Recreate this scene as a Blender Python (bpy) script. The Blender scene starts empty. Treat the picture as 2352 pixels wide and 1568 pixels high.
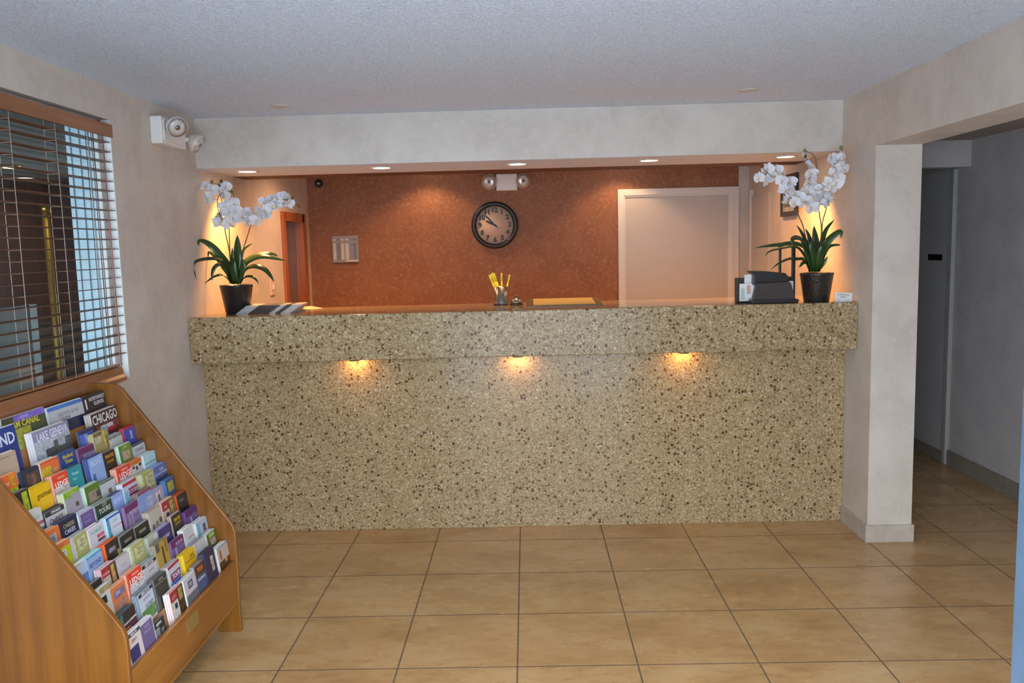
RACKDATA = {'A1': (11.8, -1.667, 0.324, 0.211, 1.045),
 'A11': (9, -1.558, 0.014, 0.147, 0.931),
 'A12': (9, -1.558, 0.166, 0.139, 0.895),
 'A13': (9, -1.558, 0.288, 0.089, 0.9),
 'A14': (9, -1.558, -0.049, 0.141, 0.899),
 'A15': (8, -1.519, 0.158, 0.093, 0.857),
 'A16': (8, -1.519, 0.269, 0.119, 0.835),
 'A17': (7, -1.48, 0.289, 0.113, 0.792),
 'A18': (7, -1.48, 0.058, 0.111, 0.796),
 'A18b': (7, -1.48, 0.159, 0.091, 0.794),
 'A19': (8, -1.519, 0.033, 0.085, 0.861),
 'A2': (11.8, -1.667, 0.083, 0.255, 1.048),
 'A20': (8, -1.519, -0.064, 0.103, 0.867),
 'A21': (9, -1.558, -0.174, 0.103, 0.913),
 'A22': (9, -1.558, -0.283, 0.102, 0.911),
 'A23': (9, -1.558, -0.392, 0.093, 0.909),
 'A24': (9, -1.558, -0.51, 0.067, 0.921),
 'A25': (8, -1.519, -0.411, 0.127, 0.859),
 'A26': (8, -1.519, -0.297, 0.087, 0.867),
 'A27': (8, -1.519, -0.206, 0.08, 0.865),
 'A28': (8, -1.519, -0.516, 0.054, 0.87),
 'A29': (7, -1.48, -0.303, 0.097, 0.81),
 'A3': (11.8, -1.667, -0.18, 0.251, 1.062),
 'A30': (7, -1.48, -0.174, 0.096, 0.792),
 'A31': (7, -1.48, -0.067, 0.113, 0.776),
 'A32': (6, -1.441, 0.015, 0.159, 0.749),
 'A33': (6, -1.441, 0.163, 0.1, 0.744),
 'A34': (6, -1.441, 0.277, 0.115, 0.743),
 'A35': (5, -1.402, 0.27, 0.082, 0.687),
 'A36': (6, -1.441, -0.18, 0.108, 0.732),
 'A37': (6, -1.441, -0.08, 0.082, 0.732),
 'A38': (5, -1.402, 0.156, 0.104, 0.679),
 'A39': (5, -1.402, 0.002, 0.105, 0.704),
 'A4': (11.8, -1.667, -0.308, 0.086, 1.056),
 'A40': (5, -1.402, -0.061, 0.16, 0.684),
 'A41': (4, -1.364, 0.293, 0.083, 0.619),
 'A42': (4, -1.364, 0.154, 0.12, 0.633),
 'A43': (3, -1.325, 0.134, 0.078, 0.582),
 'A44': (3, -1.325, 0.288, 0.192, 0.556),
 'A45': (2, -1.286, 0.3, 0.124, 0.509),
 'A46': (2, -1.286, 0.139, 0.073, 0.524),
 'A47': (3, -1.325, 0.025, 0.108, 0.567),
 'A48': (4, -1.364, 0.04, 0.107, 0.631),
 'A5': (10.6, -1.62, 0.312, 0.245, 0.984),
 'A50': (7, -1.48, -0.409, 0.106, 0.78),
 'A51': (7, -1.48, -0.523, 0.081, 0.809),
 'A52': (6, -1.441, -0.291, 0.095, 0.736),
 'A53': (6, -1.441, -0.411, 0.099, 0.747),
 'A54': (6, -1.441, -0.5, 0.063, 0.741),
 'A55': (5, -1.402, -0.198, 0.093, 0.688),
 'A56': (5, -1.402, -0.415, 0.086, 0.695),
 'A57': (5, -1.402, -0.316, 0.094, 0.687),
 'A58': (5, -1.402, -0.518, 0.075, 0.704),
 'A59': (4, -1.364, -0.415, 0.096, 0.627),
 'A6': (10.6, -1.62, -0.142, 0.248, 0.998),
 'A60': (4, -1.364, -0.292, 0.086, 0.627),
 'A61': (4, -1.364, -0.184, 0.111, 0.617),
 'A62': (4, -1.364, -0.071, 0.104, 0.611),
 'A63': (3, -1.325, -0.197, 0.097, 0.584),
 'A64': (3, -1.325, -0.312, 0.089, 0.577),
 'A65': (3, -1.325, -0.076, 0.081, 0.57),
 'A66': (3, -1.325, -0.409, 0.09, 0.582),
 'A68': (3, -1.325, -0.485, 0.055, 0.562),
 'A69': (2, -1.286, -0.52, 0.052, 0.558),
 'A7': (10.6, -1.62, -0.391, 0.182, 1.051),
 'A70': (4, -1.364, -0.499, 0.057, 0.629),
 'A71': (2, -1.286, -0.427, 0.1, 0.526),
 'A72': (2, -1.286, -0.311, 0.098, 0.53),
 'A73': (2, -1.286, -0.199, 0.109, 0.516),
 'A74': (2, -1.286, -0.108, 0.099, 0.553),
 'A75': (1, -1.247, -0.206, 0.089, 0.467),
 'A76': (1, -1.247, -0.321, 0.106, 0.464),
 'A77': (1, -1.247, -0.453, 0.129, 0.452),
 'A78': (0, -1.208, -0.5, 0.073, 0.403),
 'A79': (0, -1.208, -0.419, 0.087, 0.398),
 'A8': (9.7, -1.585, -0.459, 0.115, 0.98),
 'A80': (0, -1.208, -0.339, 0.077, 0.356),
 'A82': (0, -1.208, -0.175, 0.126, 0.406),
 'A84': (0, -1.208, -0.058, 0.117, 0.403),
 'A85': (0, -1.208, 0.028, 0.049, 0.414),
 'A86': (1, -1.247, -0.095, 0.099, 0.469),
 'A87': (1, -1.247, 0.044, 0.163, 0.462),
 'A88': (2, -1.286, 0.039, 0.121, 0.516),
 'A89': (0, -1.208, 0.128, 0.123, 0.433),
 'A9': (9.7, -1.585, 0.0, 0.116, 0.95),
 'A90': (0, -1.208, 0.286, 0.123, 0.402),
 'A91': (1, -1.247, 0.144, 0.145, 0.466),
 'A92': (1, -1.247, 0.271, 0.094, 0.458)}
ORCHID_A = {'blossoms': [[-1.714, 1.705, 1.965], [-1.7, 1.705, 1.898], [-1.649, 1.705, 1.943], [-1.612, 1.705, 1.965], [-1.604, 1.705, 1.91], [-1.62, 1.705, 1.851],
              [-1.664, 1.705, 1.806], [-1.658, 1.705, 1.764], [-1.598, 1.705, 1.816], [-1.605, 1.705, 1.757], [-1.568, 1.705, 1.865], [-1.549, 1.705, 1.826],
              [-1.522, 1.705, 1.79], [-1.576, 1.705, 1.786], [-1.49, 1.705, 1.813], [-1.499, 1.705, 1.766], [-1.465, 1.705, 1.783], [-1.436, 1.705, 1.817],
              [-1.445, 1.705, 1.77], [-1.394, 1.705, 1.822], [-1.351, 1.705, 1.841], [-1.397, 1.705, 1.872], [-1.354, 1.705, 1.891], [-1.313, 1.705, 1.89],
              [-1.267, 1.705, 1.898], [-1.249, 1.705, 1.859], [-1.29, 1.705, 1.86], [-1.327, 1.705, 1.856], [-1.384, 1.705, 1.798]],
 'buds': [[-1.685, 1.71, 1.991], [-1.632, 1.71, 1.993], [-1.647, 1.71, 1.97], [-1.575, 1.71, 1.933], [-1.597, 1.71, 1.88], [-1.235, 1.71, 1.889],
          [-1.205, 1.71, 1.843], [-1.306, 1.71, 1.873]],
 'leaves': [([[-1.604, 1.72, 1.423], [-1.628, 1.7, 1.514], [-1.654, 1.67, 1.581], [-1.68, 1.65, 1.623], [-1.716, 1.64, 1.654], [-1.747, 1.63, 1.662],
              [-1.749, 1.62, 1.636]],
             0.05),
            ([[-1.616, 1.72, 1.424], [-1.619, 1.66, 1.515], [-1.643, 1.62, 1.555], [-1.685, 1.59, 1.562], [-1.742, 1.57, 1.552], [-1.764, 1.56, 1.521],
              [-1.744, 1.55, 1.451]],
             0.032),
            ([[-1.616, 1.72, 1.424], [-1.602, 1.64, 1.48], [-1.622, 1.59, 1.531], [-1.648, 1.57, 1.518], [-1.66, 1.56, 1.484], [-1.663, 1.56, 1.444]], 0.036),
            ([[-1.614, 1.72, 1.418], [-1.621, 1.67, 1.45], [-1.631, 1.62, 1.472], [-1.663, 1.6, 1.465], [-1.693, 1.59, 1.446], [-1.72, 1.59, 1.427]], 0.022),
            ([[-1.577, 1.72, 1.417], [-1.575, 1.72, 1.501], [-1.568, 1.72, 1.578], [-1.568, 1.73, 1.644], [-1.567, 1.73, 1.691]], 0.062),
            ([[-1.602, 1.72, 1.417], [-1.592, 1.7, 1.502], [-1.591, 1.7, 1.573], [-1.589, 1.7, 1.623]], 0.03),
            ([[-1.568, 1.72, 1.422], [-1.525, 1.7, 1.518], [-1.471, 1.69, 1.555], [-1.408, 1.68, 1.566], [-1.345, 1.67, 1.555], [-1.281, 1.67, 1.539]], 0.046),
            ([[-1.562, 1.72, 1.422], [-1.507, 1.66, 1.495], [-1.445, 1.62, 1.515], [-1.386, 1.6, 1.499], [-1.347, 1.58, 1.464], [-1.325, 1.57, 1.429]], 0.04),
            ([[-1.562, 1.72, 1.416], [-1.519, 1.67, 1.453], [-1.473, 1.64, 1.459], [-1.44, 1.62, 1.441], [-1.426, 1.62, 1.416]], 0.022),
            ([[-1.571, 1.74, 1.428], [-1.55, 1.75, 1.589], [-1.52, 1.76, 1.628], [-1.491, 1.77, 1.645]], 0.02),
            ([[-1.572, 1.74, 1.422], [-1.551, 1.76, 1.529], [-1.494, 1.78, 1.57], [-1.423, 1.79, 1.583], [-1.383, 1.8, 1.576], [-1.363, 1.8, 1.565]], 0.034),
            ([[-1.593, 1.72, 1.417], [-1.609, 1.71, 1.49], [-1.643, 1.7, 1.562], [-1.663, 1.7, 1.61]], 0.05),
            ([[-1.57, 1.69, 1.418], [-1.535, 1.67, 1.477], [-1.52, 1.66, 1.524], [-1.524, 1.66, 1.56]], 0.05),
            ([[-1.576, 1.69, 1.418], [-1.577, 1.67, 1.478], [-1.576, 1.66, 1.532], [-1.565, 1.66, 1.567]], 0.05),
            ([[-1.606, 1.74, 1.416], [-1.659, 1.75, 1.502], [-1.707, 1.76, 1.569], [-1.751, 1.77, 1.6], [-1.756, 1.77, 1.57]], 0.03)],
 'stems': [[[-1.614, 1.72, 1.418], [-1.615, 1.72, 1.591], [-1.627, 1.72, 1.681], [-1.634, 1.71, 1.752], [-1.65, 1.7, 1.811], [-1.659, 1.7, 1.858],
            [-1.653, 1.7, 1.899], [-1.631, 1.7, 1.925], [-1.594, 1.7, 1.935], [-1.565, 1.7, 1.935]],
           [[-1.612, 1.74, 1.417], [-1.619, 1.74, 1.591], [-1.617, 1.74, 1.669], [-1.616, 1.74, 1.728], [-1.624, 1.74, 1.8], [-1.648, 1.74, 1.889],
            [-1.661, 1.74, 1.966], [-1.695, 1.74, 1.992]],
           [[-1.581, 1.74, 1.416], [-1.546, 1.74, 1.595], [-1.516, 1.74, 1.678], [-1.485, 1.74, 1.755], [-1.439, 1.73, 1.812], [-1.373, 1.72, 1.852],
            [-1.306, 1.72, 1.879], [-1.246, 1.72, 1.878], [-1.206, 1.72, 1.844]]]}
ORCHID_B = {'blossoms': [[1.313, 1.515, 1.915], [1.368, 1.515, 1.961], [1.359, 1.515, 1.894], [1.398, 1.515, 1.919], [1.43, 1.515, 1.896], [1.42, 1.515, 1.941],
              [1.446, 1.515, 1.937], [1.482, 1.515, 1.891], [1.45, 1.515, 1.847], [1.489, 1.515, 1.839], [1.522, 1.515, 1.81], [1.542, 1.515, 1.78],
              [1.5, 1.515, 1.781], [1.467, 1.515, 1.795], [1.591, 1.515, 1.971], [1.588, 1.515, 1.93], [1.582, 1.515, 1.882], [1.586, 1.515, 1.837],
              [1.593, 1.515, 1.798], [1.6, 1.515, 1.753], [1.613, 1.515, 1.772], [1.644, 1.515, 1.848], [1.639, 1.515, 1.778], [1.671, 1.515, 1.777],
              [1.664, 1.515, 1.816], [1.697, 1.515, 1.808], [1.696, 1.515, 1.86], [1.721, 1.515, 1.878], [1.676, 1.515, 1.879], [1.734, 1.515, 1.903],
              [1.714, 1.515, 1.93], [1.739, 1.515, 1.967], [1.765, 1.515, 1.947], [1.706, 1.515, 2.009], [1.744, 1.515, 2.012], [1.726, 1.515, 1.993],
              [1.571, 1.515, 2.029]],
 'buds': [[1.558, 1.52, 2.052], [1.561, 1.52, 2.021], [1.573, 1.52, 1.996], [1.75, 1.52, 2.063], [1.756, 1.52, 2.031], [1.335, 1.52, 1.978]],
 'leaves': [([[1.598, 1.53, 1.414], [1.56, 1.48, 1.527], [1.491, 1.45, 1.564], [1.408, 1.43, 1.56], [1.338, 1.43, 1.555], [1.274, 1.43, 1.547]], 0.036),
            ([[1.604, 1.53, 1.414], [1.566, 1.48, 1.527], [1.514, 1.44, 1.586], [1.469, 1.41, 1.59], [1.46, 1.4, 1.562]], 0.05),
            ([[1.604, 1.53, 1.414], [1.564, 1.49, 1.469], [1.48, 1.45, 1.487], [1.409, 1.43, 1.467], [1.357, 1.43, 1.43]], 0.02),
            ([[1.63, 1.53, 1.414], [1.625, 1.52, 1.512], [1.62, 1.52, 1.591], [1.617, 1.53, 1.656]], 0.055),
            ([[1.637, 1.53, 1.413], [1.662, 1.55, 1.537], [1.69, 1.56, 1.629], [1.74, 1.57, 1.688]], 0.034),
            ([[1.637, 1.53, 1.413], [1.647, 1.49, 1.518], [1.674, 1.46, 1.576], [1.711, 1.44, 1.613], [1.723, 1.43, 1.619], [1.725, 1.43, 1.587]], 0.05),
            ([[1.617, 1.55, 1.413], [1.593, 1.56, 1.546], [1.565, 1.57, 1.619], [1.536, 1.57, 1.664]], 0.03),
            ([[1.624, 1.55, 1.413], [1.612, 1.56, 1.545], [1.598, 1.56, 1.605], [1.581, 1.56, 1.644]], 0.034),
            ([[1.643, 1.53, 1.413], [1.685, 1.56, 1.504], [1.715, 1.57, 1.543], [1.764, 1.58, 1.551], [1.779, 1.58, 1.548]], 0.026),
            ([[1.637, 1.53, 1.413], [1.658, 1.5, 1.453], [1.68, 1.49, 1.492]], 0.03),
            ([[1.611, 1.53, 1.414], [1.551, 1.47, 1.463], [1.514, 1.45, 1.438]], 0.03),
            ([[1.611, 1.55, 1.413], [1.577, 1.57, 1.506], [1.536, 1.59, 1.547], [1.457, 1.59, 1.539], [1.397, 1.59, 1.524], [1.374, 1.59, 1.498]], 0.02),
            ([[1.61, 1.51, 1.415], [1.58, 1.48, 1.481], [1.546, 1.46, 1.547], [1.517, 1.45, 1.593]], 0.06),
            ([[1.62, 1.5, 1.415], [1.602, 1.47, 1.481], [1.582, 1.45, 1.546], [1.578, 1.45, 1.585]], 0.06),
            ([[1.63, 1.5, 1.414], [1.628, 1.47, 1.48], [1.63, 1.45, 1.532], [1.636, 1.45, 1.564]], 0.05),
            ([[1.598, 1.53, 1.414], [1.554, 1.48, 1.475], [1.521, 1.46, 1.483], [1.493, 1.45, 1.477]], 0.03)],
 'stems': [[[1.617, 1.55, 1.413], [1.572, 1.55, 1.631], [1.545, 1.54, 1.697], [1.511, 1.54, 1.763], [1.481, 1.53, 1.802], [1.455, 1.53, 1.828],
            [1.452, 1.52, 1.866], [1.419, 1.52, 1.899], [1.367, 1.52, 1.939], [1.334, 1.52, 1.972]],
           [[1.637, 1.53, 1.413], [1.657, 1.53, 1.616], [1.646, 1.53, 1.714], [1.634, 1.53, 1.791], [1.623, 1.53, 1.869], [1.628, 1.53, 1.946],
            [1.621, 1.53, 2.004], [1.601, 1.53, 2.036], [1.569, 1.53, 2.053]],
           [[1.65, 1.55, 1.412], [1.666, 1.55, 1.616], [1.671, 1.55, 1.681], [1.691, 1.55, 1.759], [1.702, 1.55, 1.836], [1.734, 1.55, 1.9],
            [1.752, 1.55, 1.964], [1.764, 1.55, 2.015], [1.762, 1.55, 2.066]]]}

import bpy, bmesh, math, random
from mathutils import Vector, Matrix
random.seed(7)
C = bpy.context.scene.collection
PI = math.pi

# ------------------------------------------------------------------ colours and materials
def lin(c):
    c /= 255.0
    return c / 12.92 if c <= .04045 else ((c + .055) / 1.055) ** 2.4
def col(hexs, k=1.0):
    h = hexs.lstrip('#')
    return tuple(min(.85, lin(int(h[i:i+2], 16)) * k) for i in (0, 2, 4)) + (1,)
MATS = {}
def mat(name, c, rough=.5, metal=0., var=.06, scale=30., bump=0., spec=.5, coat=0., stretch=None, emis=None, es=0.):
    if name in MATS: return MATS[name]
    if isinstance(c, str): c = col(c)
    m = bpy.data.materials.new(name); m.use_nodes = True
    nt = m.node_tree; b = nt.nodes['Principled BSDF']
    b.inputs['Roughness'].default_value = rough; b.inputs['Metallic'].default_value = metal
    b.inputs['Specular IOR Level'].default_value = spec; b.inputs['Coat Weight'].default_value = coat
    tc = nt.nodes.new('ShaderNodeTexCoord'); mp = nt.nodes.new('ShaderNodeMapping')
    if stretch: mp.inputs['Scale'].default_value = stretch
    nz = nt.nodes.new('ShaderNodeTexNoise'); nz.inputs['Scale'].default_value = scale; nz.inputs['Detail'].default_value = 5
    nt.links.new(tc.outputs['Object'], mp.inputs['Vector']); nt.links.new(mp.outputs['Vector'], nz.inputs['Vector'])
    mx = nt.nodes.new('ShaderNodeMix'); mx.data_type = 'RGBA'
    mx.inputs['A'].default_value = tuple(v * (1 - 2 * var) for v in c[:3]) + (1,)
    mx.inputs['B'].default_value = tuple(min(.95, v * (1 + 2 * var)) for v in c[:3]) + (1,)
    nt.links.new(nz.outputs['Fac'], mx.inputs['Factor']); nt.links.new(mx.outputs['Result'], b.inputs['Base Color'])
    if bump:
        bp = nt.nodes.new('ShaderNodeBump'); bp.inputs['Strength'].default_value = bump; bp.inputs['Distance'].default_value = .01
        nt.links.new(nz.outputs['Fac'], bp.inputs['Height']); nt.links.new(bp.outputs['Normal'], b.inputs['Normal'])
    if emis:
        b.inputs['Emission Color'].default_value = emis; b.inputs['Emission Strength'].default_value = es
    MATS[name] = m
    return m

def nodes(name, rough=.5):
    m = bpy.data.materials.new(name); m.use_nodes = True
    nt = m.node_tree; b = nt.nodes['Principled BSDF']; b.inputs['Roughness'].default_value = rough
    tc = nt.nodes.new('ShaderNodeTexCoord')
    MATS[name] = m
    return m, nt, b, tc
def ramp(nt, src, stops):
    r = nt.nodes.new('ShaderNodeValToRGB'); e = r.color_ramp.elements
    e[0].position, e[0].color = stops[0]; e[1].position, e[1].color = stops[-1]
    for p, c in stops[1:-1]:
        x = e.new(p); x.color = c
    nt.links.new(src, r.inputs['Fac']); return r
def mixc(nt, f, a, b, mode='MIX'):
    mx = nt.nodes.new('ShaderNodeMix'); mx.data_type = 'RGBA'; mx.blend_type = mode
    for k, v in (('Factor', f), ('A', a), ('B', b)):
        if hasattr(v, 'links') or hasattr(v, 'is_linked'): nt.links.new(v, mx.inputs[k])
        else: mx.inputs[k].default_value = v
    return mx.outputs['Result']
def noise(nt, vec, scale, detail=4, rough=.55):
    n = nt.nodes.new('ShaderNodeTexNoise'); n.inputs['Scale'].default_value = scale
    n.inputs['Detail'].default_value = detail; n.inputs['Roughness'].default_value = rough
    nt.links.new(vec, n.inputs['Vector']); return n
def voro(nt, vec, scale, feature='F1'):
    n = nt.nodes.new('ShaderNodeTexVoronoi'); n.inputs['Scale'].default_value = scale; n.feature = feature
    nt.links.new(vec, n.inputs['Vector']); return n
def math_(nt, op, a, b=None):
    n = nt.nodes.new('ShaderNodeMath'); n.operation = op
    for i, v in enumerate((a, b)):
        if v is None: continue
        if hasattr(v, 'is_linked'): nt.links.new(v, n.inputs[i])
        else: n.inputs[i].default_value = v
    return n.outputs[0]
def bump(nt, b, h, s, d=.01):
    bp = nt.nodes.new('ShaderNodeBump'); bp.inputs['Strength'].default_value = s; bp.inputs['Distance'].default_value = d
    nt.links.new(h, bp.inputs['Height']); nt.links.new(bp.outputs['Normal'], b.inputs['Normal'])

def wallpaper(name, c1, c2, c3, scale=5):
    m, nt, b, tc = nodes(name, .62)
    v = tc.outputs['Object']
    n1 = noise(nt, v, scale, 6, .6); n2 = noise(nt, v, scale * 6, 5, .7)
    a = ramp(nt, n1.outputs['Fac'], [(.38, c1), (.62, c2)])
    f = ramp(nt, n2.outputs['Fac'], [(.5, (0, 0, 0, 1)), (.7, (1, 1, 1, 1))])
    r = mixc(nt, f.outputs['Color'], a.outputs['Color'], c3)
    nt.links.new(r, b.inputs['Base Color']); bump(nt, b, n2.outputs['Fac'], .12, .003)
    return m
M_wall = wallpaper('beige_sponged_wallcovering', (.53, .475, .41, 1), (.61, .555, .485, 1), (.60, .55, .50, 1))
M_terra = wallpaper('terracotta_sponged_wallcovering', (.245, .090, .034, 1), (.285, .112, .048, 1), (.34, .18, .11, 1), 6)
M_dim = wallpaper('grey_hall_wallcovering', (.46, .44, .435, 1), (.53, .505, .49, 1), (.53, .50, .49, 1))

def make_ceiling():
    m, nt, b, tc = nodes('popcorn_ceiling', .9)
    v = tc.outputs['Object']
    n1 = noise(nt, v, 170, 3, .6); n2 = voro(nt, v, 130)
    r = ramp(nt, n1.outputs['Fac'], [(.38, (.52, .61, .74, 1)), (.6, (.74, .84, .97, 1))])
    nt.links.new(r.outputs['Color'], b.inputs['Base Color'])
    h = math_(nt, 'SUBTRACT', n1.outputs['Fac'], n2.outputs['Distance'])
    bump(nt, b, h, .7, .006)
    return m
M_ceil = make_ceiling()

TILE = .4572
def make_floor():
    m, nt, b, tc = nodes('tan_floor_tile', .3)
    v = tc.outputs['Object']
    br = nt.nodes.new('ShaderNodeTexBrick'); br.offset = 0; br.squash = 1
    br.inputs['Scale'].default_value = 1; br.inputs['Brick Width'].default_value = TILE; br.inputs['Row Height'].default_value = TILE
    br.inputs['Mortar Size'].default_value = .0036; br.inputs['Mortar Smooth'].default_value = .2
    br.inputs['Color1'].default_value = (0, 0, 0, 1); br.inputs['Color2'].default_value = (1, 1, 1, 1); br.inputs['Mortar'].default_value = (.5, .5, .5, 1)
    nt.links.new(v, br.inputs['Vector'])
    mp = nt.nodes.new('ShaderNodeMapping'); mp.inputs['Scale'].default_value = (.45, 1.0, 1); nt.links.new(v, mp.inputs['Vector'])
    n1 = noise(nt, mp.outputs['Vector'], 5, 6, .58); n2 = noise(nt, mp.outputs['Vector'], 26, 6, .65)
    a = ramp(nt, n1.outputs['Fac'], [(.3, (.42, .25, .105, 1)), (.5, (.54, .345, .155, 1)), (.72, (.60, .42, .22, 1))])
    sp = ramp(nt, n2.outputs['Fac'], [(.48, (1, 1, 1, 1)), (.80, (.66, .58, .5, 1))])
    c = mixc(nt, .8, a.outputs['Color'], sp.outputs['Color'], 'MULTIPLY')
    tone = ramp(nt, br.outputs['Color'], [(0, (.92, .90, .87, 1)), (1, (1.0, 1.0, 1.0, 1))])
    c = mixc(nt, 1, c, tone.outputs['Color'], 'MULTIPLY')
    c = mixc(nt, br.outputs['Fac'], c, (.16, .11, .07, 1))
    nt.links.new(c, b.inputs['Base Color'])
    rr = math_(nt, 'ADD', math_(nt, 'MULTIPLY', n1.outputs['Fac'], .2), .17); rr = math_(nt, 'ADD', rr, math_(nt, 'MULTIPLY', br.outputs['Fac'], .4))
    nt.links.new(rr, b.inputs['Roughness'])
    h = math_(nt, 'SUBTRACT', math_(nt, 'MULTIPLY', n2.outputs['Fac'], .15), br.outputs['Fac'])
    bump(nt, b, h, .35, .004)
    return m
M_floor = make_floor()

def make_base(name, k=1.0):
    m, nt, b, tc = nodes(name, .45)
    n1 = noise(nt, tc.outputs['Object'], 14, 6, .65)
    a = ramp(nt, n1.outputs['Fac'], [(.35, (.40 * k, .35 * k, .285 * k, 1)), (.65, (.52 * k, .47 * k, .40 * k, 1))])
    nt.links.new(a.outputs['Color'], b.inputs['Base Color']); return m
M_base = make_base('beige_base_tile'); M_base2 = make_base('grey_base_tile', .55)

def granite(name, chip=62., fine=170., rough=.16, k=1.0, dark=.90, spec=.3):
    m, nt, b, tc = nodes(name, rough)
    v = tc.outputs['Object']
    w = noise(nt, v, 60, 3); wv = nt.nodes.new('ShaderNodeVectorMath'); wv.operation = 'MULTIPLY_ADD'
    wv.inputs[1].default_value = (.022, .022, .022); nt.links.new(w.outputs['Color'], wv.inputs[0]); nt.links.new(v, wv.inputs[2])
    vv = wv.outputs['Vector']
    f = voro(nt, vv, fine); sep = nt.nodes.new('ShaderNodeSeparateColor'); nt.links.new(f.outputs['Color'], sep.inputs['Color'])
    T = lambda r, g, bb: (r * k * 1.10, g * k, bb * k * .82, 1)
    base = ramp(nt, sep.outputs['Red'], [(0, T(.19, .14, .085)), (.2, T(.31, .25, .16)), (.55, T(.39, .325, .22)), (.85, T(.45, .385, .27)), (1, T(.58, .53, .42))])
    big = noise(nt, v, 9, 4)
    tone = ramp(nt, big.outputs['Fac'], [(.35, (.90, .88, .86, 1)), (.65, (1, .99, .97, 1))])
    c = mixc(nt, 1, base.outputs['Color'], tone.outputs['Color'], 'MULTIPLY')
    g = voro(nt, vv, chip); s2 = nt.nodes.new('ShaderNodeSeparateColor'); nt.links.new(g.outputs['Color'], s2.inputs['Color'])
    d1 = math_(nt, 'GREATER_THAN', s2.outputs['Red'], dark); d2 = math_(nt, 'LESS_THAN', g.outputs['Distance'], .42)
    c = mixc(nt, math_(nt, 'MULTIPLY', d1, d2), c, (.10, .050, .022, 1))
    g2 = voro(nt, vv, chip * 2.2); s3 = nt.nodes.new('ShaderNodeSeparateColor'); nt.links.new(g2.outputs['Color'], s3.inputs['Color'])
    d3 = math_(nt, 'GREATER_THAN', s3.outputs['Green'], .93)
    c = mixc(nt, math_(nt, 'MULTIPLY', d3, .8), c, (.17, .10, .05, 1))
    d4 = math_(nt, 'GREATER_THAN', s3.outputs['Blue'], .97)
    c = mixc(nt, math_(nt, 'MULTIPLY', d4, .7), c, (.58, .52, .40, 1))
    nt.links.new(c, b.inputs['Base Color']); b.inputs['Specular IOR Level'].default_value = spec
    return m
M_gran_top = granite('speckled_granite_apron', 50, 150, .22, .84, .84, .16)
M_gran = granite('speckled_granite_slab', 56, 185, .16, .92, .84, .18)
M_counter = granite('polished_granite_top', 56, 150, .05, .8, .88, .7)

def wood(name, c1, c2, rough=.35, axis='Z', s=1.0):
    m, nt, b, tc = nodes(name, rough)
    mp = nt.nodes.new('ShaderNodeMapping')
    sc = {'Z': (28, 28, 1.6), 'Y': (28, 1.6, 28), 'X': (1.6, 28, 28)}[axis]
    mp.inputs['Scale'].default_value = tuple(q * s for q in sc); nt.links.new(tc.outputs['Object'], mp.inputs['Vector'])
    n = noise(nt, mp.outputs['Vector'], 1.0, 6, .6); n2 = noise(nt, tc.outputs['Object'], 2.2, 2)
    a = ramp(nt, n.outputs['Fac'], [(.35, c1), (.62, c2)])
    t = ramp(nt, n2.outputs['Fac'], [(.35, (.82, .80, .78, 1)), (.65, (1, 1, 1, 1))])
    nt.links.new(mixc(nt, 1, a.outputs['Color'], t.outputs['Color'], 'MULTIPLY'), b.inputs['Base Color'])
    bump(nt, b, n.outputs['Fac'], .1, .002)
    b.inputs['Coat Weight'].default_value = .3; b.inputs['Coat Roughness'].default_value = .2
    return m
M_oak = wood('orange_oak', (.175, .064, .008, 1), (.255, .10, .013, 1))
M_oakY = wood('orange_oak_rail', (.27, .10, .013, 1), (.38, .155, .025, 1), axis='Y')
M_blindwood = wood('brown_blind_wood', (.24, .092, .034, 1), (.35, .145, .058, 1), .4, 'Y')
M_slat = mat('slat_wood', (.13, .062, .034, 1), .45, var=.15, scale=8, stretch=(6, .5, 6))
M_doorwood = wood('red_oak_door_casing', (.33, .085, .02, 1), (.46, .14, .035, 1))
M_white = mat('white_paint', (.66, .62, .57, 1), .45, var=.02)
M_whitep = mat('white_plastic', (.78, .77, .73, 1), .4, var=.01)
M_lampglass = mat('lamp_head_plastic', (.62, .57, .50, 1), .2, var=.03, coat=.5)
M_black = mat('black_plastic', (.018, .018, .019, 1), .35, var=.05)
M_dark = mat('dark_grey_plastic', (.05, .044, .04, 1), .4, var=.2, scale=12)
M_chrome = mat('brushed_steel', (.30, .29, .28, 1), .28, metal=1, var=.06, scale=200, stretch=(1, 1, .05))
M_brass = mat('aged_brass', (.42, .27, .09, 1), .3, metal=1)
M_cord = mat('beige_cord', (.42, .33, .27, 1), .8)
M_cordd = mat('dark_cord', (.05, .06, .1, 1), .8)
M_lens = mat('lit_downlight_lens', (.8, .8, .8, 1), .5, emis=(1, .86, .66, 1), es=14)
M_paper = mat('white_paper', (.72, .73, .72, 1), .6, var=.02)
M_ink = mat('black_ink', (.02, .02, .02, 1), .5)

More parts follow.
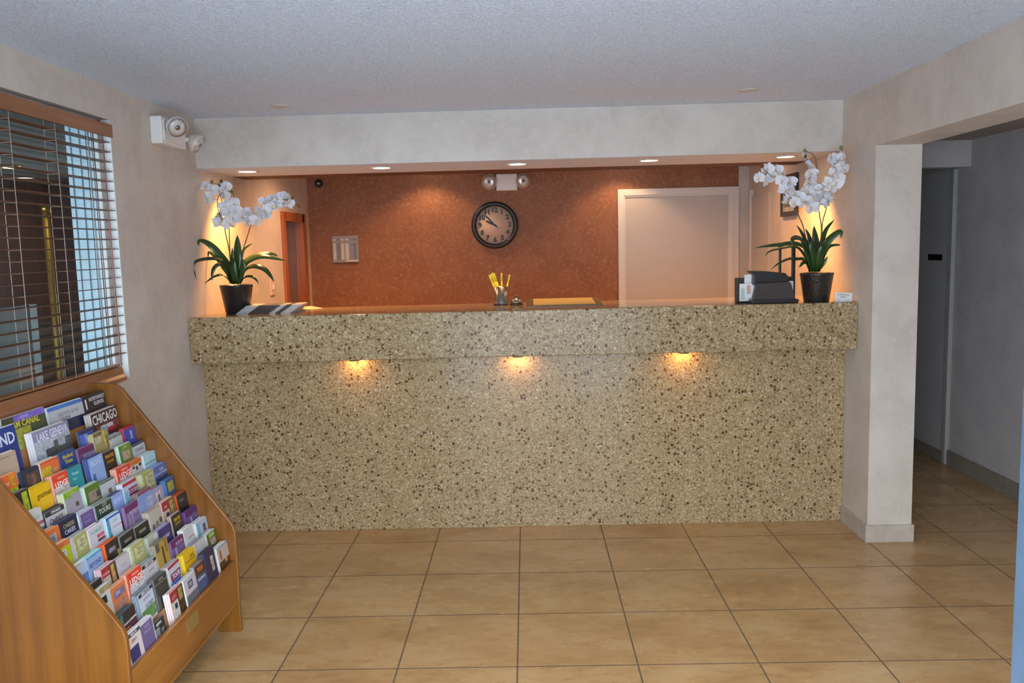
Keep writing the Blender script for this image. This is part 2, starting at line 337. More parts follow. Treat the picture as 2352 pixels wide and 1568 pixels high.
# ------------------------------------------------------------------ mesh helpers
class MB:
    def __init__(s): s.v = []; s.f = []; s.m = []; s.mats = []; s.sm = []
    def mi(s, m):
        if m not in s.mats: s.mats.append(m)
        return s.mats.index(m)
    def add(s, vs, fs, m, mx=None, smooth=False):
        o = len(s.v); k = s.mi(m)
        for p in vs: s.v.append(tuple(mx @ Vector(p)) if mx else tuple(p))
        for f in fs: s.f.append(tuple(i + o for i in f)); s.m.append(k); s.sm.append(smooth)
        return s
    def box(s, a, b, m, mx=None):
        (x0, y0, z0), (x1, y1, z1) = a, b
        vs = [(x, y, z) for x in (x0, x1) for y in (y0, y1) for z in (z0, z1)]
        return s.add(vs, [(0, 1, 3, 2), (4, 6, 7, 5), (0, 4, 5, 1), (2, 3, 7, 6), (0, 2, 6, 4), (1, 5, 7, 3)], m, mx)
    def prism(s, pts, y0, y1, m, axis=1, mx=None):     # polygon pts extruded along an axis
        n = len(pts)
        def P(p, t):
            return (p[0], t, p[1]) if axis == 1 else ((t, p[0], p[1]) if axis == 0 else (p[0], p[1], t))
        vs = [P(p, y0) for p in pts] + [P(p, y1) for p in pts]
        fs = [tuple(range(n))[::-1], tuple(range(n, 2 * n))] + [(i, (i + 1) % n, (i + 1) % n + n, i + n) for i in range(n)]
        return s.add(vs, fs, m, mx)
    def lathe(s, prof, m, seg=32, mx=None, smooth=True, cap=True):   # prof: (radius, height) about z
        vs = []; fs = []
        for r, z in prof:
            for i in range(seg):
                a = 2 * PI * i / seg; vs.append((r * math.cos(a), r * math.sin(a), z))
        for j in range(len(prof) - 1):
            for i in range(seg):
                k = (i + 1) % seg
                fs.append((j * seg + i, j * seg + k, (j + 1) * seg + k, (j + 1) * seg + i))
        if cap:
            fs.append(tuple(range(seg))[::-1]); fs.append(tuple((len(prof) - 1) * seg + i for i in range(seg)))
        return s.add(vs, fs, m, mx, smooth)
    def tube(s, pts, r, m, seg=8, r1=None):
        pts = [Vector(p) for p in pts]; n = len(pts); vs = []; fs = []
        up = Vector((.13, .21, 1)).normalized()
        for j, p in enumerate(pts):
            t = (pts[min(j + 1, n - 1)] - pts[max(j - 1, 0)]).normalized()
            a = t.cross(up)
            if a.length < .05: a = t.cross(Vector((1, 0, 0)))
            a.normalize(); b = t.cross(a)
            rr = r if r1 is None else r + (r1 - r) * j / (n - 1)
            for i in range(seg):
                q = 2 * PI * i / seg; vs.append(p + a * rr * math.cos(q) + b * rr * math.sin(q))
        for j in range(n - 1):
            for i in range(seg):
                k = (i + 1) % seg; fs.append((j * seg + i, j * seg + k, (j + 1) * seg + k, (j + 1) * seg + i))
        fs.append(tuple(range(seg))[::-1]); fs.append(tuple((n - 1) * seg + i for i in range(seg)))
        return s.add(vs, fs, m, None, True)
    def text(s, txt, size, m, mx, align='CENTER', ext=.0004, xs=1.0, bold=.02):
        cu = bpy.data.curves.new('t', 'FONT'); cu.body = txt; cu.size = size; cu.align_x = align; cu.align_y = 'CENTER'
        cu.extrude = ext; cu.resolution_u = 2; cu.offset = size * bold
        o = bpy.data.objects.new('t', cu); me = bpy.data.meshes.new_from_object(o)
        s.add([(v.co.x * xs, v.co.y, v.co.z) for v in me.vertices], [tuple(p.vertices) for p in me.polygons], m, mx)
        bpy.data.objects.remove(o); bpy.data.curves.remove(cu); bpy.data.meshes.remove(me)
        return s
    def build(s, name, parent=None, bevel=0, kind=None, seg=2):
        me = bpy.data.meshes.new(name); me.from_pydata(s.v, [], s.f)
        for m in s.mats: me.materials.append(m)
        me.polygons.foreach_set('material_index', s.m); me.polygons.foreach_set('use_smooth', s.sm)
        bm = bmesh.new(); bm.from_mesh(me); bmesh.ops.recalc_face_normals(bm, faces=bm.faces); bm.to_mesh(me); bm.free()
        me.update(); o = bpy.data.objects.new(name, me); C.objects.link(o)
        if parent:
            o.parent = parent
            me.transform(Matrix.Translation(-world_loc(parent)))
        if bevel:
            b = o.modifiers.new('bevel', 'BEVEL'); b.width = bevel; b.segments = seg; b.limit_method = 'ANGLE'; b.angle_limit = math.radians(40)
        if kind: o['kind'] = kind
        return o
def world_loc(o):
    p = Vector((0, 0, 0))
    while o: p += o.location; o = o.parent
    return p
def thing(name, label, cat, loc, group=None):
    o = bpy.data.objects.new(name, None); C.objects.link(o); o.location = loc; o.empty_display_size = .05
    return tag(o, label, cat, group)
def tag(o, label, cat, group=None):
    o['label'] = label; o['category'] = cat
    if group: o['group'] = group
    return o
def struct_empty(name, loc=(0, 0, 0)):
    o = bpy.data.objects.new(name, None); C.objects.link(o); o.location = loc; o['kind'] = 'structure'; return o
def S(name, boxes, m, bevel=0, parent=None):
    b = MB()
    for a, c in boxes: b.box(a, c, m)
    return b.build(name, parent, bevel, 'structure' if not parent else None)
def basis(o, ex, ey, ez):
    m = Matrix((ex, ey, ez)).transposed().to_4x4(); m.translation = Vector(o); return m

# ------------------------------------------------------------------ camera
XL, XR, YC = -1.7592, 1.821, 1.5915
ZCL = 2.3374
def camera():
    f, pitch, yaw, roll = 1909.2, .113, .0198, .0256
    fw0 = Vector((-math.sin(yaw), math.cos(yaw), 0)); r0 = Vector((math.cos(yaw), math.sin(yaw), 0)); u0 = Vector((0, 0, 1))
    fw = fw0 * math.cos(pitch) - u0 * math.sin(pitch); up = u0 * math.cos(pitch) + fw0 * math.sin(pitch)
    r = r0 * math.cos(roll) - up * math.sin(roll); u = up * math.cos(roll) + r0 * math.sin(roll)
    cd = bpy.data.cameras.new('camera'); o = bpy.data.objects.new('camera', cd); C.objects.link(o)
    cd.sensor_width = 36; cd.lens = f / 2352 * 36; cd.clip_start = .05; cd.clip_end = 60
    o.matrix_world = basis((.0702, -3.0006, 1.5847), r, u, -fw)
    bpy.context.scene.camera = o
camera()

# ------------------------------------------------------------------ the room
YF = -2.5        # street front
WT = .19         # left wall thickness at the window
WY0, WY1, WZ0, WZ1 = -1.45, .735, 1.04, 2.194
S('floor', [((-4.6, YF, -.05), (3.4, 5.2, 0))], M_floor)
S('ceiling', [((XL - .3, YF - .1, ZCL), (3.0, 1.80, ZCL + .1))], M_ceil)
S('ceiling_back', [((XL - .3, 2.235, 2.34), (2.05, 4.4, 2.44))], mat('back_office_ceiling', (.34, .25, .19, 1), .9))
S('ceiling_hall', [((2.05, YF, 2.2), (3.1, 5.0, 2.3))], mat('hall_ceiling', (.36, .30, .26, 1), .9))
# left wall with the window opening and the office doorway behind the counter
DY0, DY1, DZ = 3.30, 3.84, 1.845
x0, x1 = XL - WT, XL
S('wall_left', [((x0, YF, 0), (x1, WY0, 2.45)), ((x0, WY0, 0), (x1, WY1, WZ0)), ((x0, WY0, WZ1), (x1, WY1, 2.45)),
                ((x0, WY1, 0), (x1, DY0, 2.45)), ((x0, DY0, DZ), (x1, DY1, 2.45)), ((x0, DY1, 0), (x1, 4.2, 2.45))], M_wall)
S('wall_back', [((XL, 4.05, 0), (1.85, 4.15, 2.45))], M_terra)
S('wall_back_side', [((1.85, 4.05, 0), (2.05, 4.15, 2.45))], M_wall)
S('wall_header', [((XL, 1.6908, 2.0652), (XR, 2.235, 2.5))], M_wall)
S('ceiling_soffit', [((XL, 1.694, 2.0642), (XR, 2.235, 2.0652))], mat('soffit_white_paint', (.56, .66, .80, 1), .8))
S('strip_soffit', [((XL, 2.235, 2.0665), (XR, 2.49, 2.09))], mat('dark_brown_strip', (.09, .045, .03, 1), .6))  # dark brown strip behind the back edge of the soffit
# right wall: pillar, beam over the hall opening, run behind the counter
S('wall_right', [((XR, 1.246, 0), (2.05, 2.78, 2.5)), ((XR, YF, 2.0415), (2.05, 1.246, 2.5)), ((1.935, 2.78, 0), (2.05, 5.0, 2.5))], M_wall)
S('wall_hall', [((2.98, YF, 0), (3.08, 5.2, 2.5)), ((2.05, 4.9, 0), (2.98, 5.0, 2.3))], M_dim)
S('wall_hall_header', [((2.05, 2.56, 2.03), (2.98, 2.66, 2.3))], M_dim)
S('baseboard_pillar', [((XR - .011, 1.235, 0), (2.061, 1.246, .093)), ((XR - .011, 1.246, 0), (XR, YC, .093)), ((2.05, 1.246, 0), (2.061, 4.0, .093))], M_base, .002)
S('baseboard_hall', [((2.965, YF, 0), (2.98, 2.74, .105)), ((2.965, 2.74, 0), (2.98, 4.9, .07))], M_base2, .002)
S('baseboard_left', [((XL, YF, 0), (XL + .011, YC, .093))], M_base, .002)

# street front: open entrance, sky outside; unseen side walls closed to cut daylight
M_alu = mat('blue_grey_aluminium', (.045, .075, .11, 1), .45, var=.4, scale=9, stretch=(1, 1, .8))  # uneven colour puts light streaks on the metal
S('wall_front', [((XL - .3, YF - .12, 2.15), (3.1, YF, 2.5)), ((1.20, YF - .12, 0), (3.1, YF, 2.15)), ((-2.06, YF - .12, 0), (-.84, YF, 2.15))], M_wall)
fr = struct_empty('door_1')
b = MB()
for xx in (1.15,): b.box((xx, YF - .09, 0), (xx + .05, YF - .03, 2.15), M_alu)
b.box((-.83, YF - .09, 2.1), (1.2, YF - .03, 2.15), M_alu); b.build('door_frame', fr, .004)
b = MB(); b.box((.359, -2.56, 0), (.425, -2.515, 2.1), M_alu); b.box((.357, -2.548, 0), (.359, -2.532, 2.1), mat('painted_highlight', (.11, .16, .19, 1), .4, var=.4, scale=14)); b.build('door_stile', fr, .002)  # thin pale strip paints a highlight onto the stile
b = MB(); b.box((-.83, YF - .08, 0), (-.78, YF - .04, 2.1), M_alu); b.build('door_stile', fr, .004)
S('ground_outside', [((-9, -14, -.08), (9, YF, -.02))], mat('blue_bounce_ground', (.62, .72, .84, 1), .9))  # unseen ground, tinted blue to bounce cool light onto the ceiling

# window in the left wall
win = struct_empty('window_1', (XL, 0, WZ0))
M_jamb = mat('white_jamb_paint', (.66, .66, .63, 1), .5, var=.02)
M_bjamb = mat('daylight_tinted_jamb', (.33, .43, .47, 1), .4, var=.04)  # jamb colour includes the blue tint of daylight
b = MB(); b.box((XL - .04, WY1 - .006, WZ0), (XL + .001, WY1, WZ1), M_jamb); b.box((XL - .04, WY0, WZ1 - .006), (XL + .001, WY1 - .006, WZ1), M_wall)
b.build('window_lining', win)
b = MB()
for (ya, yb) in ((WY1 - .04, WY1 - .006), (WY0, WY0 + .04)): b.box((XL - .075, ya, WZ0), (XL - .04, yb, WZ1 - .006), M_white)
b.box((XL - .075, WY0, WZ0), (XL - .04, WY1, WZ0 + .03), M_white); b.box((XL - .075, WY0, WZ1 - .04), (XL - .04, WY1, WZ1 - .006), M_white)
b.build('window_frame', win, .003)
b = MB(); b.box((XL - .198, WY1 - .012, WZ0), (XL - .075, WY1 - .001, WZ1), M_bjamb)
for q in (.10, .14, .18): b.box((XL - q - .004, WY1 - .02, WZ0), (XL - q + .004, WY1 - .012, WZ1), M_bjamb)
b.build('window_jamb', win)
def glass_mat():
    m = bpy.data.materials.new('window_glass'); m.use_nodes = True; nt = m.node_tree
    for n in list(nt.nodes): nt.nodes.remove(n)
    o = nt.nodes.new('ShaderNodeOutputMaterial'); mx = nt.nodes.new('ShaderNodeMixShader'); t = nt.nodes.new('ShaderNodeBsdfTransparent')
    g = nt.nodes.new('ShaderNodeBsdfGlossy'); g.inputs['Roughness'].default_value = .01; lw = nt.nodes.new('ShaderNodeLayerWeight'); lw.inputs['Blend'].default_value = .5; pw = nt.nodes.new('ShaderNodeMath'); pw.operation = 'POWER'; pw.inputs[1].default_value = 5
    nt.links.new(lw.outputs['Facing'], pw.inputs[0]); f = nt.nodes.new('ShaderNodeMath'); f.operation = 'MULTIPLY_ADD'; f.inputs[1].default_value = .9; f.inputs[2].default_value = .04; nt.links.new(pw.outputs[0], f.inputs[0])
    t.inputs['Color'].default_value = (.86, .92, .93, 1)
    nt.links.new(f.outputs[0], mx.inputs[0]); nt.links.new(t.outputs[0], mx.inputs[1]); nt.links.new(g.outputs[0], mx.inputs[2]); nt.links.new(mx.outputs[0], o.inputs['Surface'])
    return m
M_glass = glass_mat()
b = MB(); b.box((XL - .060, WY0 + .04, WZ0 + .03), (XL - .056, WY1 - .04, WZ1 - .04), M_glass); b.build('window_glass', win)
# moulded wooden sill
b = MB(); b.prism([(XL - .04, 1.041), (XL - .04, 1.10), (XL + .012, 1.10), (XL + .020, 1.088), (XL + .022, 1.068), (XL + .033, 1.056), (XL + .034, 1.040), (XL + .02, 1.034), (XL + .001, 1.034), (XL + .001, 1.041)], WY0, .640, M_blindwood)
b.build('window_sill', win)

# dim vestibule behind the window; the shapes in it stand in for reflections
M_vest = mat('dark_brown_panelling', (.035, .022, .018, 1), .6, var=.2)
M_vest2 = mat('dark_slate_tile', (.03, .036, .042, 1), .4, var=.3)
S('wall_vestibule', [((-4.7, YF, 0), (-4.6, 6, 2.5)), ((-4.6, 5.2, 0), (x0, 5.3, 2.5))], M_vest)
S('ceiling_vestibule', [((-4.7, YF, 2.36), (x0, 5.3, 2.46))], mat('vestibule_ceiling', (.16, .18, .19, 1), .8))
tag(MB().lathe([(.0, 0), (.085, 0), (.085, .02), (.0, .02)], M_brass, 24, Matrix.Translation((-4.15, 3.9, 2.338))).add([(.07 * math.cos(i * PI / 12), .07 * math.sin(i * PI / 12), 0) for i in range(24)], [tuple(range(24))], mat('yellow_reflection_glow', (.8, .7, .4, 1), .5, emis=(1, .8, .35, 1), es=5), Matrix.Translation((-4.15, 3.9, 2.3375))).build('reflection_disc'),
    'yellow lit round disc standing in for a lamp reflection behind the blinds', 'ceiling light')  # glowing disc added in place of a lamp reflected in the glass
M_gold = mat('dull_gold_paint', (.30, .19, .05, 1), .45, metal=.6)
t = thing('reflection_bar', 'slim gold bar standing in for a reflection behind the blinds', 'reflection_bar', (-3.0, 2.33, 0))  # gold bar added in place of a golden glow reflected in the glass
MB().lathe([(.022, 0), (.022, 1.88)], M_gold, 20, Matrix.Translation((-3.0, 2.33, 0))).build('shaft', t)
MB().lathe([(.034, 1.88), (.034, 1.93)], M_brass, 20, Matrix.Translation((-3.0, 2.33, 0))).build('cap', t)
t = thing('reflection_panel', 'low grey panel with pale edge, standing in for a reflection behind the blinds', 'stand_in', (-3.0, 1.8, 0))  # panel added in place of a grey reflection in the glass
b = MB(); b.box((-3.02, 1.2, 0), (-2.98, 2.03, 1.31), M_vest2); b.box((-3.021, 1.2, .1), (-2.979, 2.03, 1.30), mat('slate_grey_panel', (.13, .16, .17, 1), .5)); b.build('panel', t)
b = MB(); b.box((-3.03, 2.03, 0), (-2.97, 2.09, 1.31), mat('pale_grey_edge', (.34, .42, .45, 1), .5)); b.build('edge_post', t)

# office doorway in the left wall, behind the counter
d = struct_empty('door_2', (XL, 3.5, 0))
b = MB(); cx0, cx1 = XL - .05, XL + .018
b.box((cx0, DY0 - .06, 0), (cx1, DY0 + .02, DZ + .05), M_doorwood); b.box((cx0, DY1 - .05, 0), (cx1, DY1 + .06, DZ + .05), M_doorwood)
b.box((cx0, DY0, DZ - .02), (cx1, DY1, DZ + .05), M_doorwood); b.build('door_frame', d, .004)
b = MB(); b.box((XL - .075, DY0 + .17, 0), (XL - .045, DY1 - .04, DZ - .02), mat('brown_grey_door_glass', (.15, .10, .085, 1), .25, var=.15, scale=6)); b.build('door_panel', d)
b = MB(); b.box((XL - .18, DY0 - .1, 0), (XL - .1, DY1 + .1, DZ), M_black); b.build('door_gap_shade', d)  # black sheet stands in for the dark of the ajar gap
# white door in the back wall
d = struct_empty('door_3', (1.34, 4.05, 0))
b = MB(); b.box((.842, 4.022, 0), (.893, 4.05, 2.038), M_white); b.box((.893, 4.022, 1.985), (1.772, 4.05, 2.038), M_white)
b.box((1.772, 4.022, 0), (1.848, 4.05, 2.038), M_white); b.box((1.79, 4.014, 0), (1.803, 4.022, 1.99), M_white); b.build('door_frame', d, .003)
b = MB(); b.box((.893, 4.040, 0), (1.772, 4.049, 1.985), mat('white_door_paint', (.50, .455, .41, 1), .4, var=.02)); b.build('door_panel', d)
b = MB(); b.box((.893, 4.030, 0), (.905, 4.040, 1.985), M_white); b.box((.905, 4.030, 1.973), (1.76, 4.040, 1.985), M_white); b.box((1.76, 4.030, 0), (1.772, 4.040, 1.985), M_white); b.build('door_stop', d)
# white door in the right wall behind the counter
d = struct_empty('door_4', (1.935, 3.6, 0))
b = MB(); b.box((1.917, 3.42, 0), (1.935, 3.90, 1.95), mat('white_door_paint', (.6, .55, .49, 1))); b.build('door_panel', d)
b = MB(); b.box((1.907, 3.90, 0), (1.935, 3.97, 2.0), M_white); b.build('door_frame', d, .003)
# hall door
d = struct_empty('door_5', (2.98, 3.3, 0))
M_hdoor = mat('dark_grey_door_paint', (.52, .52, .54, 1), .5, var=.05)
b = MB(); b.box((2.972, 2.79, .085), (2.98, 4.3, 2.03), M_hdoor); b.build('door_panel', d)
b = MB(); b.box((2.952, 2.72, 0), (2.98, 2.765, 2.03), mat('grey_trim', (.42, .42, .40, 1), .5)); b.build('door_frame', d, .003)
b = MB(); b.box((2.966, 2.80, 1.93), (2.973, 4.3, 1.94), M_hdoor); b.build('door_moulding', d)
tag(MB().box((2.967, 2.88, 1.415), (2.9725, 3.08, 1.458), mat('matte_charcoal', (.012, .012, .013, 1), .9, spec=.05)).build('room_sign', None, .002), 'small dark rectangular sign on the hall door', 'sign')

# ------------------------------------------------------------------ reception counter
t = thing('reception_counter', 'long speckled tan granite reception counter with thick overhanging top', 'counter', (0, YC, 0))
MB().box((XL + .001, YC, 0), (XR - .001, YC + .06, 1.0), M_gran).build('front_slab', t, .002)
b = MB(); b.box((XL + .001, 1.4239, 1.0), (XR - .001, 1.455, 1.2484), M_gran_top); b.box((XL + .001, 1.455, 1.0), (XR - .001, YC + .06, 1.012), M_gran_top)
b.build('apron', t, .006, seg=3)
MB().box((XL + .001, 1.455, 1.2), (XR - .001, 2.05, 1.2484), M_counter).build('worktop', t, .003)
MB().box((XL + .02, YC + .06, 0), (XR - .02, 2.0, 1.2), mat('counter_carcass', (.22, .16, .11, 1), .6)).build('carcass', t)
def puck(x, i):
    t = thing('puck_light', 'round warm puck light under the %s of the counter overhang' % ('left side', 'centre', 'right side')[i], 'light', (x, 1.53, 1.0), 'puck lights under the counter overhang')
    MB().lathe([(.034, .0), (.034, -.012), (.028, -.016)], M_chrome, 24, Matrix.Translation((x, 1.53, .9995))).build('housing', t)
    MB().lathe([(.026, -.0162), (.0, -.0165)], mat('lit_amber_lens', (.8, .6, .3, 1), .5, emis=(1, .55, .2, 1), es=3), 24, Matrix.Translation((x, 1.53, .9995)), cap=False).build('lens', t)
    light('puck_lamp', 'SPOT', (x, 1.537, .982), 1.7, (1, .47, .13), size=.02, spot=176, blend=.6, rot=(math.radians(48), 0, 0))
def light(name, typ, loc, energy, color, size=.05, spot=100, blend=.5, rot=(0, 0, 0)):
    l = bpy.data.lights.new(name, typ); l.energy = energy; l.color = color
    if typ == 'AREA': l.size = size
    else: l.shadow_soft_size = size
    if typ == 'SPOT': l.spot_size = math.radians(spot); l.spot_blend = blend
    o = bpy.data.objects.new(name, l); o.location = loc; o.rotation_euler = rot; C.objects.link(o); return o
for i, x in enumerate((-.889, .011, .918)): puck(x, i)

# ------------------------------------------------------------------ recessed downlights
def downlight(x, y, z, label, group, e, spot=110, colr=(1, .70, .42), blend=.55, tilt=0, lens=M_lens):
    t = thing('downlight', label, 'ceiling light', (x, y, z), group)
    MB().lathe([(.052, .0), (.064, .0), (.066, -.003), (.062, -.006), (.052, -.004)], M_white, 32, Matrix.Translation((x, y, z)), cap=False).build('trim_ring', t)
    MB().lathe([(.052, -.001), (.0, -.0012)], lens, 32, Matrix.Translation((x, y, z)), cap=False).build('lens', t)
    light('downlight_lamp', 'SPOT', (x, y, z - .012), e, colr, .04, spot, blend, rot=(math.radians(tilt), 0, 0))
names5 = ('leftmost soffit downlight, above the left orchid', 'second soffit downlight from the left, above the rate board side', 'middle soffit downlight, above the wall clock',
          'fourth soffit downlight from the left, nearest the white door', 'rightmost soffit downlight, above the right orchid')
for i, x in enumerate((-1.551, -.763, .03, .795, 1.581)):
    downlight(x, 1.92, 2.0642, names5[i], 'downlights in the soffit over the counter', (62 if i in (0, 4) else 20), 116, (1, .43, .11) if i in (0, 4) else (1, .47, .15), .7, 19 if i in (0, 4) else 24)
for i, (x, y) in enumerate(((-1.22, 3.0), (1.40, 3.0))):  # hidden lamps added to put more warm light on the side walls
    downlight(x, y, 2.34, 'hidden fill light added in the back ceiling at the %s end' % ('left', 'right')[i], 'hidden fill lights behind the counter', (56, 34)[i], 150, (1, .50, .23), 1.0)
for i, x in enumerate((-.72, .86)):
    downlight(x, 3.75, 2.34, 'recessed light over the %s of the terracotta wall' % ('left half', 'right half')[i], 'downlights along the back wall', 15, 114, (1, .60, .32), .45)
for i, (x, y) in enumerate(((-.35, -1.75), (1.25, -1.75))):  # out of view lamps added as warm fill for the lobby
    downlight(x, y, ZCL, 'unseen fill downlight added to the lobby ceiling on the %s, nearer the entrance' % ('left', 'right')[i], 'unseen lobby fill lights', 30, 150, (1, .78, .55), .8)
for i, (x, y) in enumerate(((-1.183, 1.369), (1.204, 1.30))):
    tag(MB().lathe([(.052, 0), (.05, -.006), (.03, -.009), (.02, -.012)], mat('ceiling_disc_paint', (.50, .50, .46, 1), .6), 28, Matrix.Translation((x, y, ZCL + .002))).build('sprinkler_cover'),
        'small round ceiling disc on the %s side before the header' % ('left', 'right')[i], 'ceiling disc', 'round sprinkler covers on the ceiling')

# ------------------------------------------------------------------ wall clock
def clock():
    cx, cz, y = -.189, 1.772, 4.05
    t = thing('wall_clock', 'round black framed wall clock on the terracotta wall', 'clock', (cx, y, cz))
    R = Matrix.Translation((cx, y, cz)) @ Matrix.Rotation(PI / 2, 4, 'X')
    MB().lathe([(.155, .0), (.155, .018), (.162, .032), (.178, .038), (.192, .030), (.197, .012), (.197, 0)], M_black, 64, R, cap=False).build('frame', t)
    face = mat('cream_clock_face', (.64, .47, .35, 1), .4, var=.02)
    b = MB(); b.lathe([(.157, .0), (.157, .012)], face, 64, R); b.build('face', t)
    for h in range(1, 13):
        a = h * PI / 6; px, pz = cx + .124 * math.sin(a), cz + .124 * math.cos(a)
        b = MB(); b.text(str(h), .056, M_ink, basis((px, y - .0135, pz), (1, 0, 0), (0, 0, 1), (0, -1, 0)), bold=.045); b.build('numeral', t)
    def hand(name, ang, L, w, yy, tail):
        a = math.radians(ang); d = Vector((math.sin(a), 0, math.cos(a))); n = Vector((math.cos(a), 0, -math.sin(a)))
        o = Vector((cx, yy, cz)); p = [o - d * tail - n * w * .6, o - d * tail + n * w * .6, o + d * L * .75 + n * w, o + d * L, o + d * L * .75 - n * w]
        q = [v + Vector((0, -.0015, 0)) for v in p]
        b = MB(); b.add([tuple(v) for v in p + q], [(0, 1, 2, 3, 4), (9, 8, 7, 6, 5)] + [(i, (i + 1) % 5, (i + 1) % 5 + 5, i + 5) for i in range(5)], M_ink)
        b.build(name, t)
    hand('hour_hand', 297, .090, .009, y - .017, .02); hand('minute_hand', 317, .122, .007, y - .020, .025); hand('second_hand', 313, .02, .003, y - .023, .05)
    MB().lathe([(.008, .014), (.008, .026)], M_ink, 16, R).build('hub', t)
clock()

# ------------------------------------------------------------------ emergency lights
def lamp_head(t, loc, direc, r=.05, m=None):
    d = Vector(direc).normalized(); u = Vector((0, 0, 1)); sx = d.cross(u).normalized(); uy = sx.cross(d)
    mx = basis(loc, sx, uy, d)
    h = MB().lathe([(.012, -.055), (.024, -.05), (r * .8, -.022), (r, 0), (r, .012), (r * .93, .016)], M_lampglass, 32, mx, cap=True).build('lamp_head', t)
    b = MB(); b.lathe([(r * .92, .0165), (r * .5, .021), (.004, .022)], mat('clear_faceted_lens', (.62, .60, .57, 1), .15, metal=.15, var=.25, scale=60), 24, mx, cap=True)
    b.build('lens', h)
    MB().lathe([(.012, .02), (.012, .024)], M_chrome, 12, mx).build('bulb', h)
t = thing('emergency_light', 'white emergency light with two round lamps above the clock', 'emergency light', (-.08, 4.05, 2.12))
MB().box((-.166, 3.985, 2.052), (.008, 4.05, 2.188), M_whitep).build('housing', t, .006)
MB().box((-.150, 3.981, 2.064), (-.008, 3.985, 2.180), M_whitep).build('front_cover', t, .003)
lamp_head(t, (-.222, 3.975, 2.125), (-.1, -1, -.1), .063); lamp_head(t, (.055, 3.975, 2.127), (.15, -1, -.1), .06)
t = thing('emergency_light', 'white emergency light with two swivel lamps on the window wall', 'emergency light', (XL, 1.24, 2.2))
MB().box((XL, 1.13, 2.135), (XL + .06, 1.42, 2.268), M_whitep).build('housing', t, .008)
MB().box((XL + .06, 1.145, 2.15), (XL + .066, 1.40, 2.255), M_whitep).build('front_cover', t, .003)
lamp_head(t, (XL + .115, 1.17, 2.218), (.55, -.6, -.35), .052); lamp_head(t, (XL + .095, 1.47, 2.175), (.75, .05, -.55), .055)
MB().tube([(XL + .06, 1.2, 2.215), (XL + .09, 1.19, 2.22)], .014, M_whitep).tube([(XL + .03, 1.41, 2.19), (XL + .07, 1.455, 2.19)], .014, M_whitep).build('swivel_arm', t)

# security camera
t = thing('security_camera', 'small black round security camera high on the terracotta wall', 'camera', (-1.653, 4.05, 2.155))
R = Matrix.Translation((-1.653, 4.052, 2.155)) @ Matrix.Rotation(PI / 2, 4, 'X')
MB().lathe([(.034, 0), (.034, .015), (.028, .035), (.02, .045)], M_black, 24, R).build('body', t)
MB().lathe([(.013, .045), (.015, .05), (.011, .052)], M_chrome, 16, R).build('lens', t)

# rate board on the terracotta wall
def board():
    x0, x1, z0, z1, y = -1.565, -1.345, 1.492, 1.716, 4.05
    t = thing('rate_board', 'small grey room rate board with pale columns, left of the clock', 'notice board', (-1.455, y, 1.6))
    MB().box((x0, y - .025, z0), (x1, y, z1), mat('grey_board', (.30, .29, .28, 1), .4)).build('frame', t, .003)
    W = x1 - x0; H = z1 - z0; b = MB()
    pal = [mat('cream_strip', (.62, .60, .58, 1)), mat('slate_strip', (.19, .20, .22, 1)), mat('cream_strip', (.62, .6, .58, 1)), mat('cream_strip', (.6, .6, .6, 1)), mat('blue_grey_strip', (.22, .26, .31, 1)), mat('blue_strip', (.15, .18, .27, 1))]
    for (u0, u1), m in zip(((.04, .15), (.18, .31), (.35, .46), (.51, .64), (.68, .80), (.82, .94)), pal):
        b.box((x0 + u0 * W, y - .027, z0 + .1 * H), (x0 + u1 * W, y - .025, z0 + .72 * H), m)
        b.box((x0 + u0 * W, y - .027, z0 + .82 * H), (x0 + u1 * W, y - .025, z0 + .88 * H), m)
        if u0 < .6 and m is pal[0]:
            for k in range(11): b.box((x0 + u0 * W, y - .0275, z0 + (.13 + k * .055) * H), (x0 + u1 * W, y - .027, z0 + (.135 + k * .055) * H), M_dark)
    b.box((x0 + .5 * W, y - .028, z0 + .03 * H), (x0 + .98 * W, y - .025, z0 + .085 * H), pal[0])
    b.build('price_columns', t)
board()
# light switch / thermostat on the left wall, framed picture on the right wall
t = thing('light_switch', 'pale switch plate on the peach wall left of the doorway', 'switch', (XL, 2.95, 1.345))
MB().box((XL, 2.89, 1.285), (XL + .008, 3.0, 1.405), mat('peach_plate', (.62, .50, .42, 1), .4)).build('plate', t, .002)
MB().box((XL + .008, 2.93, 1.325), (XL + .013, 2.96, 1.365), M_whitep).build('rocker', t, .001)
t = thing('picture_frame', 'black framed picture behind the right orchid', 'picture', (XR, 2.58, 1.88))
b = MB(); za, zb, ya, yb = 1.742, 2.013, 2.42, 2.745
b.box((XR - .02, ya, za), (XR, yb, za + .03), M_black); b.box((XR - .02, ya, zb - .03), (XR, yb, zb), M_black); b.box((XR - .02, ya, za + .03), (XR, ya + .035, zb - .03), M_black); b.box((XR - .02, yb - .035, za + .03), (XR, yb, zb - .03), M_black)
b.build('frame', t, .002)
MB().box((XR - .012, ya + .035, za + .03), (XR - .002, yb - .035, zb - .03), mat('grey_photo_paper', (.42, .40, .33, 1), .4, var=.3, scale=14)).box((XR - .0125, ya + .07, za + .06), (XR - .012, yb - .07, zb - .07), mat('dark_photo_print', (.12, .11, .09, 1), .4, var=.3, scale=20)).build('print', t)

